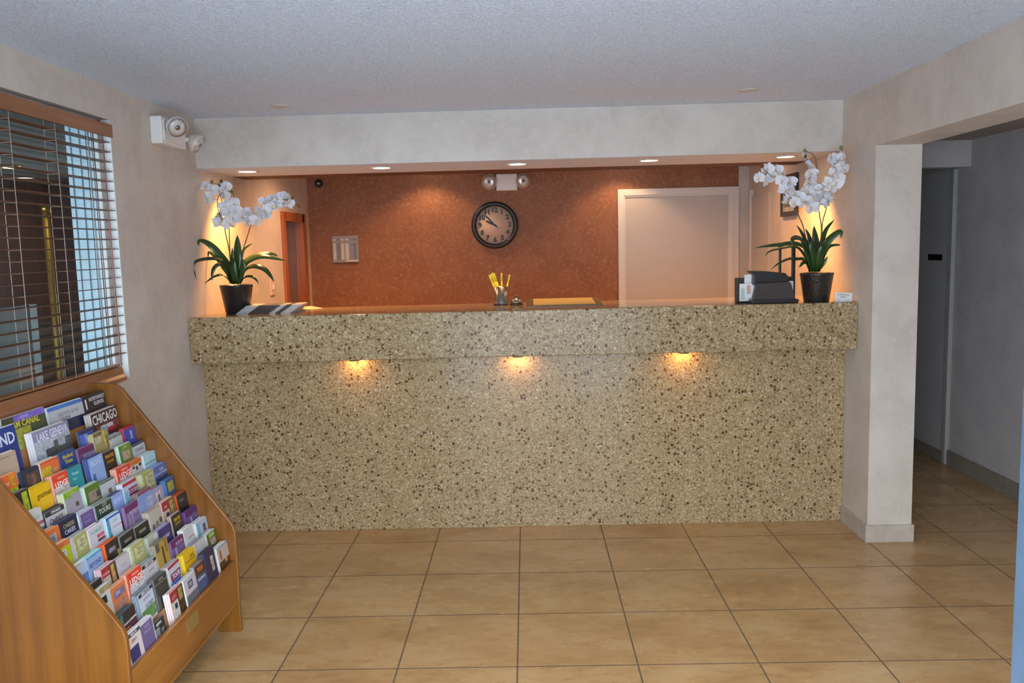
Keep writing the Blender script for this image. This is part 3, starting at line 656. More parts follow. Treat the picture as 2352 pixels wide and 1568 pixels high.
# ------------------------------------------------------------------ venetian blind
def blind():
    t = thing('venetian_blind', 'brown wooden slatted blind hanging in the window', 'blind', (XL - .02, -.3, 2.19))
    ye = .718; xc = XL - .018
    MB().box((XL - .002, WY0 + .01, 2.110), (XL + .012, ye + .012, 2.166), M_blindwood).build('valance', t, .002)
    MB().box((xc - .018, WY0 + .01, 2.128), (xc + .014, ye, 2.158), M_slat).build('head_rail', t)
    b = MB(); z = 2.088; n = 0
    while z > 1.115:
        a = math.radians(random.uniform(-3, 1)); mx = Matrix.Translation((xc, 0, z)) @ Matrix.Rotation(a, 4, 'Y')
        b.box((-.0215, WY0 + .012, -.0013), (.0215, ye, .0013), M_slat, mx); z -= .0425
    b.build('slats', t)
    MB().box((xc - .02, WY0 + .012, 1.103), (xc + .018, ye - .06, 1.109), M_blindwood).build('bottom_rail', t)
    for y in (-.82, -.41, -.01, .283, .650):
        b = MB()
        for xx in (xc - .022, xc + .022): b.tube([(xx, y, 2.16), (xx, y, 1.104)], .0013, M_cord, 6)
        z = 2.088
        while z > 1.115: b.tube([(xc - .022, y, z - .002), (xc + .022, y, z - .002)], .0008, M_cord, 5); z -= .0425
        b.build('ladder_cord', t)
    for y, m in ((.500, M_cordd), (.515, M_cord), (.545, M_cordd), (.562, M_cordd)):
        MB().tube([(xc + .026, y, 2.12), (xc + .026, y + .003, 1.7), (xc + .027, y + .006, 1.12)], .0016, m, 6).build('lift_cord', t)
    MB().tube([(xc + .028, .640, 2.12), (xc + .028, .645, 1.55), (xc + .028, .650, 1.10)], .0022, mat('red_brown_wand', (.35, .10, .07, 1), .4), 8).build('tilt_wand', t)
    return t
blind()

# ------------------------------------------------------------------ potted orchids
M_leaf = mat('glossy_orchid_leaf', (.020, .060, .010, 1), .3, var=.5, scale=9, coat=.25)
M_leafd = mat('dark_orchid_leaf', (.014, .036, .014, 1), .3, var=.3, scale=9, coat=.3)
M_petal = mat('white_silk_petal', (.76, .76, .80, 1), .65, var=.03)
M_lip = mat('pale_yellow_lip', (.75, .58, .30, 1), .6)
M_stem = mat('brown_green_stem', (.10, .075, .035, 1), .5, var=.3)
M_bud = mat('brown_bud', (.13, .07, .03, 1), .5, var=.4, scale=60)
M_budg = mat('green_bud', (.17, .20, .04, 1), .5, var=.3, scale=60)
def smooth(pts, n=6):
    P = [Vector(p) for p in pts]; P = [P[0] * 2 - P[1]] + P + [P[-1] * 2 - P[-2]]; out = []
    for i in range(1, len(P) - 2):
        for k in range(n):
            t = k / n; a, b_, c, d = P[i-1], P[i], P[i+1], P[i+2]
            out.append(.5 * ((2 * b_) + (c - a) * t + (2 * a - 5 * b_ + 4 * c - d) * t * t + (3 * b_ - a - 3 * c + d) * t ** 3))
    out.append(P[-2]); return out
def petal(b, ang, L, w, mx, m=None, cup=.012):
    vs = []; fs = []; n = 6
    for j in range(n + 1):
        t = j / n; hw = w * math.sin(PI * (t * .88 + .09)) ** .8; y = L * t
        for k in (-1, -.5, 0, .5, 1):
            x = hw * k; z = cup * (t ** 1.5) * -1 + cup * .6 * k * k + .0015 * math.sin(9 * t + 3 * k)
            vs.append((x, y, z))
    for j in range(n):
        for k in range(4): i = j * 5 + k; fs.append((i, i + 1, i + 6, i + 5))
    b.add(vs, fs, m or M_petal, mx @ Matrix.Rotation(ang, 4, 'Z'), True)
def blossom_mesh(seed):
    rnd = random.Random(seed); b = MB(); I = Matrix.Identity(4)
    for a in (0, 2.2, -2.2): petal(b, a + rnd.uniform(-.15, .15), .034, .013, Matrix.Translation((0, 0, -.002)), cup=.010 * rnd.uniform(.2, 1.6))
    for a in (1.2, -1.2): petal(b, a + rnd.uniform(-.15, .15), .037, .023, I, cup=.012 * rnd.uniform(.2, 1.8))
    petal(b, PI, .014, .006, Matrix.Translation((0, 0, .003)), M_lip, cup=-.012)
    b.lathe([(.002, .0), (.005, .004), (.004, .009), (.001, .011)], M_lip, 8, I)
    o = b.build('blossom'); me = o.data; bpy.data.objects.remove(o); return me
BLO = [blossom_mesh(i) for i in range(5)]
def leaf(t, pts, w, m):
    P = smooth(pts, 5); n = len(P); vs = []; fs = []
    side_prev = None
    for j, p in enumerate(P):
        s = j / (n - 1); d = (P[min(j+1, n-1)] - P[max(j-1, 0)]).normalized()
        side = d.cross(Vector((0, -.75, .65)))
        if side.length < .05: side = Vector((0, 1, 0))
        side.normalize()
        if side_prev and side.dot(side_prev) < 0: side = -side
        side_prev = side; nn = side.cross(d)
        hw = w * .5 * max(.04, (math.sin(PI * min(1, .15 + .85 * s) ** .9) ** .75 if s < .97 else .03))
        for k in (-1, 0, 1): vs.append(p + side * hw * k + nn * (.18 * hw * abs(k)))
    for j in range(n - 1):
        for k in range(2): i = j * 3 + k; fs.append((i, i + 1, i + 4, i + 3))
    b = MB(); b.add(vs, fs, m, None, True); o = b.build('leaf', t)
    sd = o.modifiers.new('thick', 'SOLIDIFY'); sd.thickness = .0014; return o
def orchid(D, base, r_top, r_bot, h, label, potm, seed):
    rnd = random.Random(seed)
    t = thing('potted_orchid', label, 'plant', base)
    mx = Matrix.Translation(base)
    MB().lathe([(r_bot * .96, 0), (r_bot, .004), (r_top * .985, h - .012), (r_top, h - .010), (r_top, h), (r_top * .93, h), (r_top * .9, h - .03), (.01, h - .03)], potm, 48, mx, cap=False).build('pot', t)
    MB().lathe([(r_top * .9, h - .028), (.01, h - .012)], mat('dark_moss', (.03, .035, .02, 1), .9, var=.5, scale=90, bump=.5), 24, mx, cap=False).build('moss', t)
    for st in D['stems']:
        MB().tube(smooth(st, 5), .0032, M_stem, 8, .0016).build('stem', t)
    for i, (pts, w) in enumerate(D['leaves']):
        leaf(t, pts, w * .82, M_leafd if i in (1, 2, 3) else M_leaf)
    pts_all = [Vector(p) for st in D['stems'] for p in smooth(st, 8)]
    for p in D['blossoms']:
        o = bpy.data.objects.new('blossom', rnd.choice(BLO)); C.objects.link(o); o.parent = t
        P = Vector(p) + Vector((0, rnd.uniform(-.03, .02), 0)); o.location = P - Vector(base)
        o.rotation_euler = (PI / 2 + rnd.uniform(-.7, .5), rnd.uniform(-.5, .5), rnd.uniform(-1.0, 1.0)); s = rnd.uniform(.98, 1.28); o.scale = (s, s, s)
        q = min(pts_all, key=lambda a: (a - P).length)
        if (q - P).length < .12: MB().tube([q, (q + P) / 2 + Vector((0, 0, .004)), P], .0012, M_stem, 6).build('pedicel', t)
    for i, p in enumerate(D['buds']):
        P = Vector(p); MB().lathe([(.002, -.012), (.008, -.006), (.0095, 0), (.007, .008), (.001, .013)], M_budg if i in (0, 3, 4) else M_bud, 12, Matrix.Translation(P) @ Matrix.Rotation(rnd.uniform(-.6, .6), 4, 'Y')).build('bud', t)
        q = min(pts_all, key=lambda a: (a - P).length)
        if .005 < (q - P).length < .12: MB().tube([q, P], .0012, M_stem, 6).build('pedicel', t)
M_pot1 = mat('matte_black_pot', (.013, .013, .016, 1), .35, var=.1, scale=10)
M_pot2 = mat('hammered_black_pot', (.018, .015, .015, 1), .28, var=.3, scale=70, bump=.5, coat=.5)
orchid(ORCHID_A, (-1.588, 1.72, 1.2484), .091, .066, .163, 'white orchid in a plain black pot on the left counter end', M_pot1, 3)
orchid(ORCHID_B, (1.636, 1.53, 1.2484), .088, .066, .157, 'white orchid in a shiny black pot on the right counter end', M_pot2, 4)

# ------------------------------------------------------------------ small things on the counter
ZT = 1.2484
t = thing('pen_cup', 'steel pen cup with black foot beside the call bell', 'cup', (-.084, 1.88, ZT))
mx = Matrix.Translation((-.084, 1.88, ZT))
MB().lathe([(.041, .008), (.039, .012), (.039, .108), (.036, .108), (.036, .012), (.004, .012)], M_chrome, 36, mx, cap=False).build('body', t)
MB().lathe([(.044, .0), (.044, .006), (.041, .009)], M_black, 36, mx).build('foot', t)
M_yel = mat('yellow_pen_plastic', (.80, .62, .03, 1), .4, var=.03)
pens = [((-.108, .0), (-.150, 1.424)), ((-.100, .015), (-.142, 1.430)), ((-.104, -.012), (-.131, 1.438)), ((-.092, .008), (-.122, 1.434)), ((-.078, .0), (-.078, 1.436)), ((-.066, .005), (-.030, 1.424))]
pos = ('leftmost yellow pen leaning out of the steel pen cup', 'second yellow pen from the left in the pen cup', 'third yellow pen from the left in the pen cup', 'fourth yellow pen from the left in the pen cup', 'upright yellow pen in the middle of the pen cup', 'rightmost yellow pen leaning out of the steel pen cup')
for i, ((bx, dy), (tx, tz)) in enumerate(pens):
    b0 = Vector((bx + (.02 if i < 4 else (-.005 if i == 5 else 0)), 1.88 + dy, ZT + .014)); t0 = Vector((tx, 1.88 + dy * 1.6, tz)); d = (t0 - b0)
    t = thing('pen', pos[i], 'pen', b0, 'yellow pens in the cup')
    MB().tube([b0 + d * .06, b0 + d * .72], .0048, M_yel, 10).build('barrel', t)
    MB().tube([b0 + d * .72, b0 + d * .97, b0 + d], .0056, M_yel, 10, .0045).build('cap', t)
    MB().tube([b0 + d * .0, b0 + d * .06], .001, M_ink, 8, .004).build('tip', t)
t = thing('call_bell', 'small chrome service call bell beside the pen cup', 'bell', (.005, 1.85, ZT)); mx = Matrix.Translation((.005, 1.85, ZT))
MB().lathe([(.040, 0), (.040, .006), (.034, .010)], M_black, 32, mx).build('base', t)
MB().lathe([(.036, .012), (.035, .018), (.029, .030), (.018, .040), (.005, .044)], M_chrome, 32, mx).build('dome', t)
MB().lathe([(.003, .044), (.003, .052), (.006, .053), (.006, .056), (.002, .058)], M_chrome, 16, mx).build('plunger', t)
t = thing('desk_pad', 'flat desk pad with tan sheet and dark frame on the counter', 'desk pad', (.28, 1.8, ZT))
mx = Matrix.Translation((.28, 1.83, ZT + .011)) @ Matrix.Rotation(math.radians(3.2), 4, 'X')
MB().box((-.215, -.17, -.004), (.215, .17, .004), mat('dark_olive_frame', (.10, .075, .04, 1), .4), mx).build('frame', t, .002)
MB().box((-.175, -.15, .004), (.175, .155, .0055), mat('tan_blotter', (.40, .31, .12, 1), .5), mx).build('sheet', t)
for k in range(6):   # fanned leaflets beside the left pot
    bt = Matrix.Translation((-1.40 + .007 * k, 1.70 + .008 * k, ZT + .0005 + .0076 * k)) @ Matrix.Rotation(math.radians(1.5 * k - 3), 4, 'Z')
    b = MB(); b.box((-.155, -.10, 0), (.155, .10, .007), mat('magazine_paper', (.42, .44, .46, 1), .4), bt)
    b.box((-.085, -.1008, .0002), (.035, -.0998, .0071), M_ink, bt); b.box((.07, -.1008, .0002), (.1, -.0998, .0071), M_ink, bt)
    b.box((-.085, -.1, .0070), (.035, .1, .0074), mat('dark_blue_print', (.05, .07, .09, 1)), bt); b.box((.07, -.1, .0070), (.1, .1, .0074), M_ink, bt)
    b.build('magazine')
    o = bpy.data.objects['magazine' if k == 0 else 'magazine.%03d' % k]
    tag(o, ('bottom', 'second lowest', 'third lowest', 'third from top', 'second from top', 'topmost')[k] + ' black and white magazine fanned by the left flowerpot', 'magazine', 'magazines fanned on the counter')
tag(MB().prism([(-.10, 0), (.10, 0), (.10, .004), (.0, .014), (-.10, .004)], -.07, .07, mat('cream_leaflet', (.55, .46, .26, 1)), 1, Matrix.Translation((-1.275, 1.93, ZT)) @ Matrix.Rotation(-.5, 4, 'Z')).build('leaflet'),
    'open cream leaflet lying behind the fanned magazines', 'leaflet')
# brochure holder on the right: tapered dark front over side pockets of cards
t = thing('card_holder', 'dark tapered card holder beside the right orchid', 'holder', (1.4, 1.5, ZT))
b = MB(); M_hold = mat('smoked_brown_plastic', (.055, .042, .038, 1), .45, var=.2, scale=8, spec=.3)
b.add([(1.285, 1.485, ZT), (1.517, 1.485, ZT), (1.488, 1.50, 1.358), (1.308, 1.50, 1.358), (1.285, 1.55, ZT), (1.517, 1.55, ZT), (1.488, 1.53, 1.358), (1.308, 1.53, 1.358)],
      [(0, 1, 2, 3), (4, 7, 6, 5), (0, 4, 5, 1), (1, 5, 6, 2), (2, 6, 7, 3), (3, 7, 4, 0)], M_hold); b.build('front_pocket', t, .003)
MB().box((1.278, 1.482, ZT), (1.524, 1.556, ZT + .022), M_black).build('base', t, .003)
b = MB(); b.add([(1.298, 1.535, 1.345), (1.492, 1.535, 1.345), (1.490, 1.535, 1.385), (1.470, 1.535, 1.408), (1.36, 1.535, 1.422), (1.285, 1.535, 1.424), (1.275, 1.535, 1.42), (1.300, 1.535, 1.40)] +
      [(1.298, 1.60, 1.345), (1.492, 1.60, 1.345), (1.490, 1.60, 1.385), (1.470, 1.60, 1.408), (1.36, 1.60, 1.422), (1.285, 1.60, 1.424), (1.275, 1.60, 1.42), (1.300, 1.60, 1.40)],
      [tuple(range(8)), tuple(range(15, 7, -1))] + [(i, (i + 1) % 8, (i + 1) % 8 + 8, i + 8) for i in range(8)], M_black); b.build('hood', t, .004)
MB().box((1.222, 1.60, ZT), (1.532, 1.64, 1.385), M_black).build('rear_pocket', t, .003)
b = MB(); b.box((1.232, 1.565, ZT + .01), (1.31, 1.58, 1.354), M_paper); b.box((1.238, 1.5645, ZT + .02), (1.258, 1.565, 1.33), mat('pale_green_print', (.42, .55, .48, 1))); b.box((1.27, 1.5645, ZT + .05), (1.29, 1.565, 1.345), mat('pale_red_print', (.62, .32, .28, 1)))
tag(b.build('rate_card'), 'tall printed card sticking out left of the dark holder', 'card', 'cards in the counter holder')
b = MB(); b.box((1.262, 1.582, 1.30), (1.335, 1.592, 1.402), M_paper); tag(b.build('rate_card'), 'upper white card behind the left side of the dark holder', 'card', 'cards in the counter holder')
b = MB(); b.box((1.492, 1.565, ZT + .012), (1.522, 1.58, 1.362), M_paper); b.box((1.500, 1.5645, ZT + .04), (1.516, 1.565, 1.34), mat('pale_grey_print', (.45, .47, .42, 1))); tag(b.build('rate_card'), 'narrow white card sticking out right of the dark holder', 'card', 'cards in the counter holder')
t = thing('sign_stand', 'black two post stand behind the card holder and right orchid', 'stand', (1.52, 1.68, ZT))
for xx, w in ((1.484, .006), (1.558, .010)): MB().box((xx - w, 1.675, ZT + .006), (xx + w, 1.69, 1.56), M_black).build('post', t, .002)
MB().box((1.47, 1.675, 1.548), (1.575, 1.69, 1.565), M_black).build('top_bar', t, .002)
MB().box((1.46, 1.655, ZT), (1.585, 1.71, ZT + .006), M_black).build('base', t, .002)
t = thing('tent_card', 'small white printed card standing on the right counter end', 'card', (1.76, 1.48, ZT))
ex = Vector((1, 0, -.055)).normalized(); ez = Vector((.045, .18, 1)).normalized(); ey = ex.cross(ez).normalized()
mx = basis((1.7615, 1.475, ZT + .003), ex, ez, ey)
MB().box((-.0465, 0, -.001), (.0465, .047, 0), M_paper, mx).build('panel', t)
b = MB(); mg = mat('grey_ink', (.12, .13, .16, 1)); b.text('G Restaurant', .0115, mg, mx @ Matrix.Translation((0, .036, .0002)), ext=.0001); b.text('Dial 9', .0125, mg, mx @ Matrix.Translation((0, .023, .0002)), ext=.0001)
b.box((-.038, .0075, 0), (-.018, .009, .0003), mg, mx); b.box((.008, .0075, 0), (.038, .009, .0003), mg, mx); b.build('lettering', t)
MB().box((-.0465, 0, -.030), (.0465, .003, -.001), M_paper, basis((1.7615, 1.475, ZT + .0002), (1, 0, 0), (0, 0, 1), (0, -1, 0))).build('foot', t)

# ------------------------------------------------------------------ brochure rack
YN, YFAR = -.600, .330
FX = -1.168
t_rack = thing('brochure_rack', 'sloping orange oak brochure rack under the window', 'rack', (-1.45, -.13, 0))
prof = [(XL + .006, 0), (-1.66, 0), (-1.655, .06), (-1.62, .10), (-1.30, .10), (-1.268, .06), (-1.264, 0), (FX - .002, 0), (FX, .40), (FX - .003, .440), (FX - .012, .468), (FX - .030, .495), (-1.600, 1.050), (-1.622, 1.068), (-1.65, 1.074), (XL + .006, 1.074)]
for ya, yb in ((YN - .020, YN), (YFAR, YFAR + .020)):
    MB().prism(prof, ya, yb, M_oak).build('side_panel', t_rack, .003)
MB().box((-1.192, YN, .15), (-1.174, YFAR, .315), M_oakY).build('front_panel', t_rack, .003)
MB().box((-1.200, YN, .128), (-1.176, YFAR, .146), M_oakY).build('front_rail', t_rack, .003)
MB().box((XL + .006, YN, .12), (XL + .016, YFAR, 1.07), M_oakY).build('back_panel', t_rack)
b = MB(); b.box((-1.174, -.185, .235), (-1.1725, -.085, .29), mat('dull_brass_plaque', (.27, .17, .05, 1), .45, var=.3, scale=40)); b.build('plaque', t_rack, .0005)
LE = math.radians(8); EV = Vector((-math.sin(LE), 0, math.cos(LE))); EN = Vector((math.cos(LE), 0, math.sin(LE)))
b = MB(); b.prism([(-1.195, .165), (-1.195, .185), (-1.60, .74), (XL + .016, .74), (XL + .016, .72), (-1.615, .72)], YN, YFAR, M_oakY); b.build('sloping_base', t_rack)
for k in list(range(9)) + [10.75]:
    kk = k; X = -1.208 - .03889 * kk; Z = .407 + .05467 * kk
    top = Vector((X, 0, Z)) - EN * .0287 - EV * .045; bot = top - EV * .115
    mx = basis(bot, (0, 1, 0), EV, EN)
    MB().box((YN, 0, -.001), (YFAR, .115, .001), M_oakY, mx).build('divider', t_rack)

PK = 1.22
def pms(h): return mat('edge_' + h, tuple(min(.82, c * 1.9) for c in col(h)[:3]) + (1,), .6, var=.03)
def pic(h): return mat('picture_' + h, tuple(min(.78, c * 1.25) for c in col(h)[:3]) + (1,), .4, var=.42, scale=75)
def pm(h, r=.42): return mat('print_' + h, tuple(min(.80, c * PK) for c in col(h)[:3]) + (1,), r, var=.02)
W, K, N = 'c3c6c8', '1b1c20', '232a4a'
# key: (description, cover, stack, thickness, [(u0, v0, u1, v1, colour)], [(text, u, v, size, colour)])  v in metres down from the top edge
BR = {
 'A78': ('white leaflet with black banner and navy corner', 'b9b2b4', W, .016, [(0, .0, 1, .012, '3a3d42'), (0, .045, .7, .09, '2c2c5c')], [('HEALTH', .5, .006, .012, W), ('ZERO', .45, .027, .016, '8a5a5a')]),
 'A79': ('purple booklet with a white border', '5f557c', W, .020, [(0, 0, 1, .004, W), (.94, 0, 1, .1, W)], [('TOUR', .5, .018, .014, '8f88a5'), ('CHICAGO', .5, .034, .012, '8f88a5')]),
 'A80': ('black and white newsprint leaflet standing low', '26272b', '55585c', .008, [(.1, .02, .5, .05, '7a7d80'), (.6, .03, .9, .07, '606468')], [('NEWS', .5, .010, .016, W)]),
 'A82': ('thick red topped leaflet with gold and dark photo', '8c2530', 'b9b4ac', .024, [(.52, 0, 1, .1, '3a2c1c'), (.6, .005, .9, .05, '8d7440'), (0, .035, .5, .1, 'b9b6a6'), (.2, .045, .4, .065, N)], [('CITY', .25, .022, .016, 'b98a8c')]),
 'A84': ('pale grey leaflet with round navy emblem', 'a9a6ae', 'a8b0bc', .020, [(.3, .014, .7, .042, '3c3e52'), (.38, .02, .62, .036, '8d8c96'), (0, .06, 1, .1, '5a5c68')], []),
 'A85': ('dark photo leaflet with orange lettering', '4a2d22', '7d7a80', .016, [(0, .04, 1, .1, '3c4a6c'), (.1, .05, .9, .06, '8a94b0')], [('TOX', .5, .020, .026, 'd07a3c')]),
 'A89': ('navy leaflet with a pale swirl', '2a2643', '35363c', .018, [(.55, .03, .8, .09, '8f8f86'), (0, 0, .12, .03, '3b2d7a')], [('P', .6, .045, .04, 'b0aea4')]),
 'A90': ('thick cream leaflet with rust and teal print', 'a79c90', 'b7bcc0', .024, [(0, .0, 1, .006, '5f8ea6'), (.15, .015, .35, .055, '8d5b49'), (0, .06, 1, .1, '4b2e20'), (.55, .06, .75, .075, 'b08a4c')], []),
 'A77': ('dark photo booklet with teal and maroon edges', '2b2022', '3c4c50', .020, [(0, 0, .2, .03, '2a6a6c'), (0, .034, 1, .040, 'a9a0a6'), (.5, .045, 1, .1, '5a2436'), (0, .05, .5, .1, 'a0523a')], []),
 'A76': ('grey topped leaflet with sky and green picture', 'a5b2c0', '5f6b76', .024, [(0, 0, 1, .012, '2b2d33'), (0, .06, 1, .1, '4d7a42'), (.3, .045, .9, .06, '7a8894')], [('NEW LOOK', .5, .006, .011, W), ('MUSEUM', .5, .028, .012, '8d8696')]),
 'A75': ('dark grey leaflet stack with charcoal face', '33352f', '56585a', .024, [(0, .02, 1, .024, '6d6358')], [('TOURS', .5, .012, .012, '8a857a')]),
 'A86': ('white leaflet with red band and TOUR lettering', 'a8adb8', '8f8c8c', .022, [(0, 0, 1, .010, '9c2631'), (.1, .03, .95, .06, '6d2c4a'), (0, .06, .9, .1, '3f5ea0')], [('TOUR', .55, .045, .024, 'c9c3cc')]),
 'A87': ('bright yellow leaflet stack with dark rule', 'c9a018', 'd09a28', .024, [(.1, .032, 1, .035, '4c3c10')], [('grand', .7, .02, .015, '6a5410')]),
 'A91': ('plain white leaflet with grey stack top', 'a9acaa', '7c7d84', .022, [(0, 0, .25, .1, 'a7a2a0')], []),
 'A92': ('green nature leaflet with pink flowers', '4a5c2c', 'a8aca8', .018, [(.2, 0, .8, .02, '73902c'), (.3, .025, .8, .05, 'a08680'), (.0, .05, .6, .1, '38402c')], [('GARDEN', .5, .01, .012, 'a8b890')]),
 'A69': ('white leaflet with black blot and tan print', 'a8b0b2', '9a9a90', .014, [(.3, .03, .7, .055, K), (.3, 0, 1, .02, '8a7d58')], []),
 'A71': ('orange leaflet with blue and purple picture', 'c06a34', 'a39080', .016, [(.2, .012, .9, .04, '6d6380'), (.35, .018, .6, .03, '93888e'), (.1, .05, .9, .09, '9a6a58')], []),
 'A72': ('red leaflet with white LEDGE title', 'c23a22', 'c98a78', .020, [(.06, .045, 1, .1, 'b0aab0'), (0, 0, .05, .1, 'a9504a')], [('LEDGE', .55, .034, .030, 'd9d4d4'), ('CHICAGO', .55, .012, .010, 'd9a8a0')]),
 'A73': ('white leaflet with black NEW banner', 'a9a6aa', '80868c', .024, [(0, 0, 1, .012, '26282c'), (0, .012, .1, .1, 'a8b4c0')], [('NEW LOOK', .5, .006, .011, W), ('museum', .55, .03, .012, '7d7a80')]),
 'A74': ('yellow and brown photo leaflet', '9a7f38', '6a6a66', .018, [(.0, 0, .3, .03, '4d4b44'), (.45, .02, .6, .09, '4c3a18'), (.7, .0, .9, .05, '7a6024')], []),
 'A88': ('purple topped leaflet with silver edge', '5a2450', '6d587e', .012, [(0, .025, 1, .1, '5d4f7c'), (.2, .03, .35, .1, '8a84a0')], [('MUSEUM', .6, .018, .014, 'a890a8')]),
 'A46': ('plain white leaflet with small red line', 'aeb2b6', 'b4b0aa', .020, [(.4, .04, 1, .044, 'a05a5a')], []),
 'A45': ('pale blue leaflet with dark round print', 'a0a8b8', 'b3c4dc', .022, [(.55, .02, .8, .05, '4c4a52'), (0, .0, .3, .1, '6f9cd8')], []),
 'A68': ('charcoal leaflet with gold lettering', '25282c', '7c807c', .016, [], [('GOLD', .5, .03, .016, '8a7430')]),
 'A66': ('red leaflet with tall gold portrait photo', '8e2630', 'a8989a', .022, [(.5, 0, 1, .1, '46351f'), (.6, .005, .85, .06, '9a7d4c'), (0, .03, .48, .1, 'a09a90')], [('MUSEUM', .25, .02, .012, 'b99092')]),
 'A64': ('plain pale lavender leaflet', 'a8a5ae', '8c8884', .018, [], [('theatre', .5, .03, .014, '9a98a2')]),
 'A63': ('olive leaflet with a cream panel', '93945c', '9ca094', .022, [(.28, .012, .9, .05, 'a4a67e'), (0, 0, .12, .1, 'a8ac90')], [('1833', .6, .022, .014, '74765a'), ('HOUSE', .6, .036, .012, '74765a')]),
 'A65': ('white leaflet with small green title', 'a2a69c', '8c9080', .020, [(.6, 0, 1, .1, 'a8adb0')], [('river', .6, .025, .016, '6a9078')]),
 'A47': ('navy purple leaflet with white lettering', '353060', '8c86a0', .020, [(.86, 0, 1, .1, '23234a')], [('naper', .5, .035, .022, 'b4b0c4')]),
 'A43': ('black leaflet with yellow lettering', '2c2620', '8c807c', .016, [(.2, .012, .9, .035, '4a3c14')], [('PIRATES', .5, .020, .018, 'b99424'), ('DINNER', .5, .038, .014, '8c7a3c')]),
 'A44': ('flared purple and grey leaflet', '4c2050', '5c3c78', .014, [(0, .022, 1, .1, '564a78'), (.3, .03, .45, .1, '8886a0')], []),
 'A70': ('light blue folded leaflet', '98a8c0', 'a8b4c0', .014, [(.5, .04, 1, .1, '4a6ca8'), (0, 0, .6, .006, 'a49a7c')], []),
 'A59': ('sky blue leaflet titled BEYOND', '8098bc', '8cb0cc', .020, [(0, .0, 1, .008, '4c88b4')], [('BEYOND', .5, .032, .020, '34508c')]),
 'A60': ('orange topped black film leaflet', '26221e', 'b85024', .024, [(.2, .02, .7, .035, '77707c'), (.8, .04, 1, .06, '9c7c34')], []),
 'A61': ('black leaflet with grey script, left of its twin', '23241f', '6c6e70', .022, [(.25, .02, .75, .03, '6c6a60')], []),
 'A62': ('black leaflet with grey leaf, right of its twin', '25271f', '808484', .022, [(.25, .018, .75, .028, '74726a')], []),
 'A48': ('cream leaflet with row of small pictures', 'a39e92', '8c8476', .022, [(.1, .05, .3, .07, '5c564c'), (.4, .045, .6, .065, '6c6458'), (.7, .04, .9, .06, '4c4a44')], []),
 'A42': ('red leaflet with gold photo and curved top', '8c222c', 'b4a08e', .020, [(.55, 0, 1, .1, '6a5a30'), (.62, .01, .85, .06, '8f8048'), (0, .035, .5, .1, 'a6a290'), (.2, .045, .42, .07, N)], [('city', .25, .02, .016, 'b98a8c')]),
 'A41': ('orange edged black leaflet', '1f1f1c', 'b04c20', .022, [(.2, .02, .6, .03, '5c5a52')], []),
 'A58': ('orange and lime leaflet with panda face', '9ca41c', 'b48a74', .016, [(0, 0, 1, .016, 'c05a34'), (.35, .024, .7, .048, 'b4b8bc'), (.42, .03, .52, .038, K)], []),
 'A56': ('olive leaflet with cream title panel', '90905c', '8c8c9c', .022, [(.28, .01, .9, .05, 'a2a278'), (0, 0, .1, .1, 'a8aca0')], [('1833', .6, .022, .014, '74765a'), ('HOUSE', .6, .036, .012, '74765a')]),
 'A57': ('white leaflet with teal title and pink bar', 'b0aeb8', 'b4aaaa', .022, [(.5, .03, 1, .042, 'b0506a'), (.5, .046, 1, .055, '5c3440')], [('4-U-MATE', .5, .016, .016, '5ca090')]),
 'A55': ('white leaflet with blue arc and teal side', 'aebac4', '8ca4b4', .022, [(0, 0, .22, .1, '4c84a0'), (0, .06, .25, .1, '2a8a94'), (.0, 0, 1, .007, '2c50a4'), (.35, .04, 1, .043, 'a4647c')], [('Lake', .6, .02, .018, '90a4b4')]),
 'A40': ('silver leaflet flaring to a plum top', '5c2452', '6c5c7c', .012, [(0, .022, 1, .1, '6a5a7e'), (.15, .03, .22, .1, '908aa4'), (.4, .03, .46, .1, '908aa4')], [('MUSEUM', .62, .030, .018, 'a090b0')]),
 'A39': ('blue leaflet with brown curved top', '6c84b4', '6e5248', .016, [(0, 0, 1, .010, '7c3448'), (.5, .03, 1, .1, '8c90b4')], []),
 'A38': ('lilac grey leaflet with pale arch picture', '8c88a4', '847c94', .020, [(.3, .012, .7, .07, 'a8acb8'), (.42, .025, .62, .07, '5c5a6c')], []),
 'A35': ('blue and yellow leaflet at the far end', '2c4870', '3c6488', .020, [(.15, .012, .8, .05, '8c8a2c'), (.85, 0, 1, .1, '403064')], []),
 'A54': ('orange leaflet with grey gear emblem', 'b8602c', 'b48c74', .018, [(.25, .015, .75, .045, '8c8c90'), (.38, .022, .62, .038, '5c6c80')], []),
 'A53': ('navy leaflet with gold and white title', '1e2038', '3c4454', .022, [], [('CHEESE', .5, .022, .018, '8c845c'), ('CAKES', .5, .042, .020, 'a4a4b4')]),
 'A52': ('white bordered purple square leaflet', '5c4a7c', 'a4b0b8', .022, [(0, 0, 1, .004, 'a8a8b8'), (0, 0, .05, .1, 'a8b0bc'), (.95, 0, 1, .1, 'a8b0bc')], [('LOCAL', .45, .02, .014, '7d70a0'), ('GUIDE', .45, .036, .014, '7d70a0')]),
 'A36': ('dark green leaflet titled TOURS', '243830', '7c8480', .024, [(.0, 0, 1, .003, 'a4a89c')], [('CITY', .55, .012, .014, 'a0a8a0'), ('TOURS', .5, .030, .022, 'b4b8b0')]),
 'A37': ('light blue BOAT leaflet with navy top', '7c94c4', '34405c', .018, [], [('BOAT', .5, .025, .028, 'a8b8d4')]),
 'A32': ('white leaflet with red band and TOURS box', 'a0a8b8', '9ca0a4', .024, [(0, 0, 1, .012, 'a02c38'), (.35, .025, 1, .055, '6c2440'), (0, .03, .3, .1, '6c9cd4')], [('TOURS', .67, .040, .022, 'b4a0b4')]),
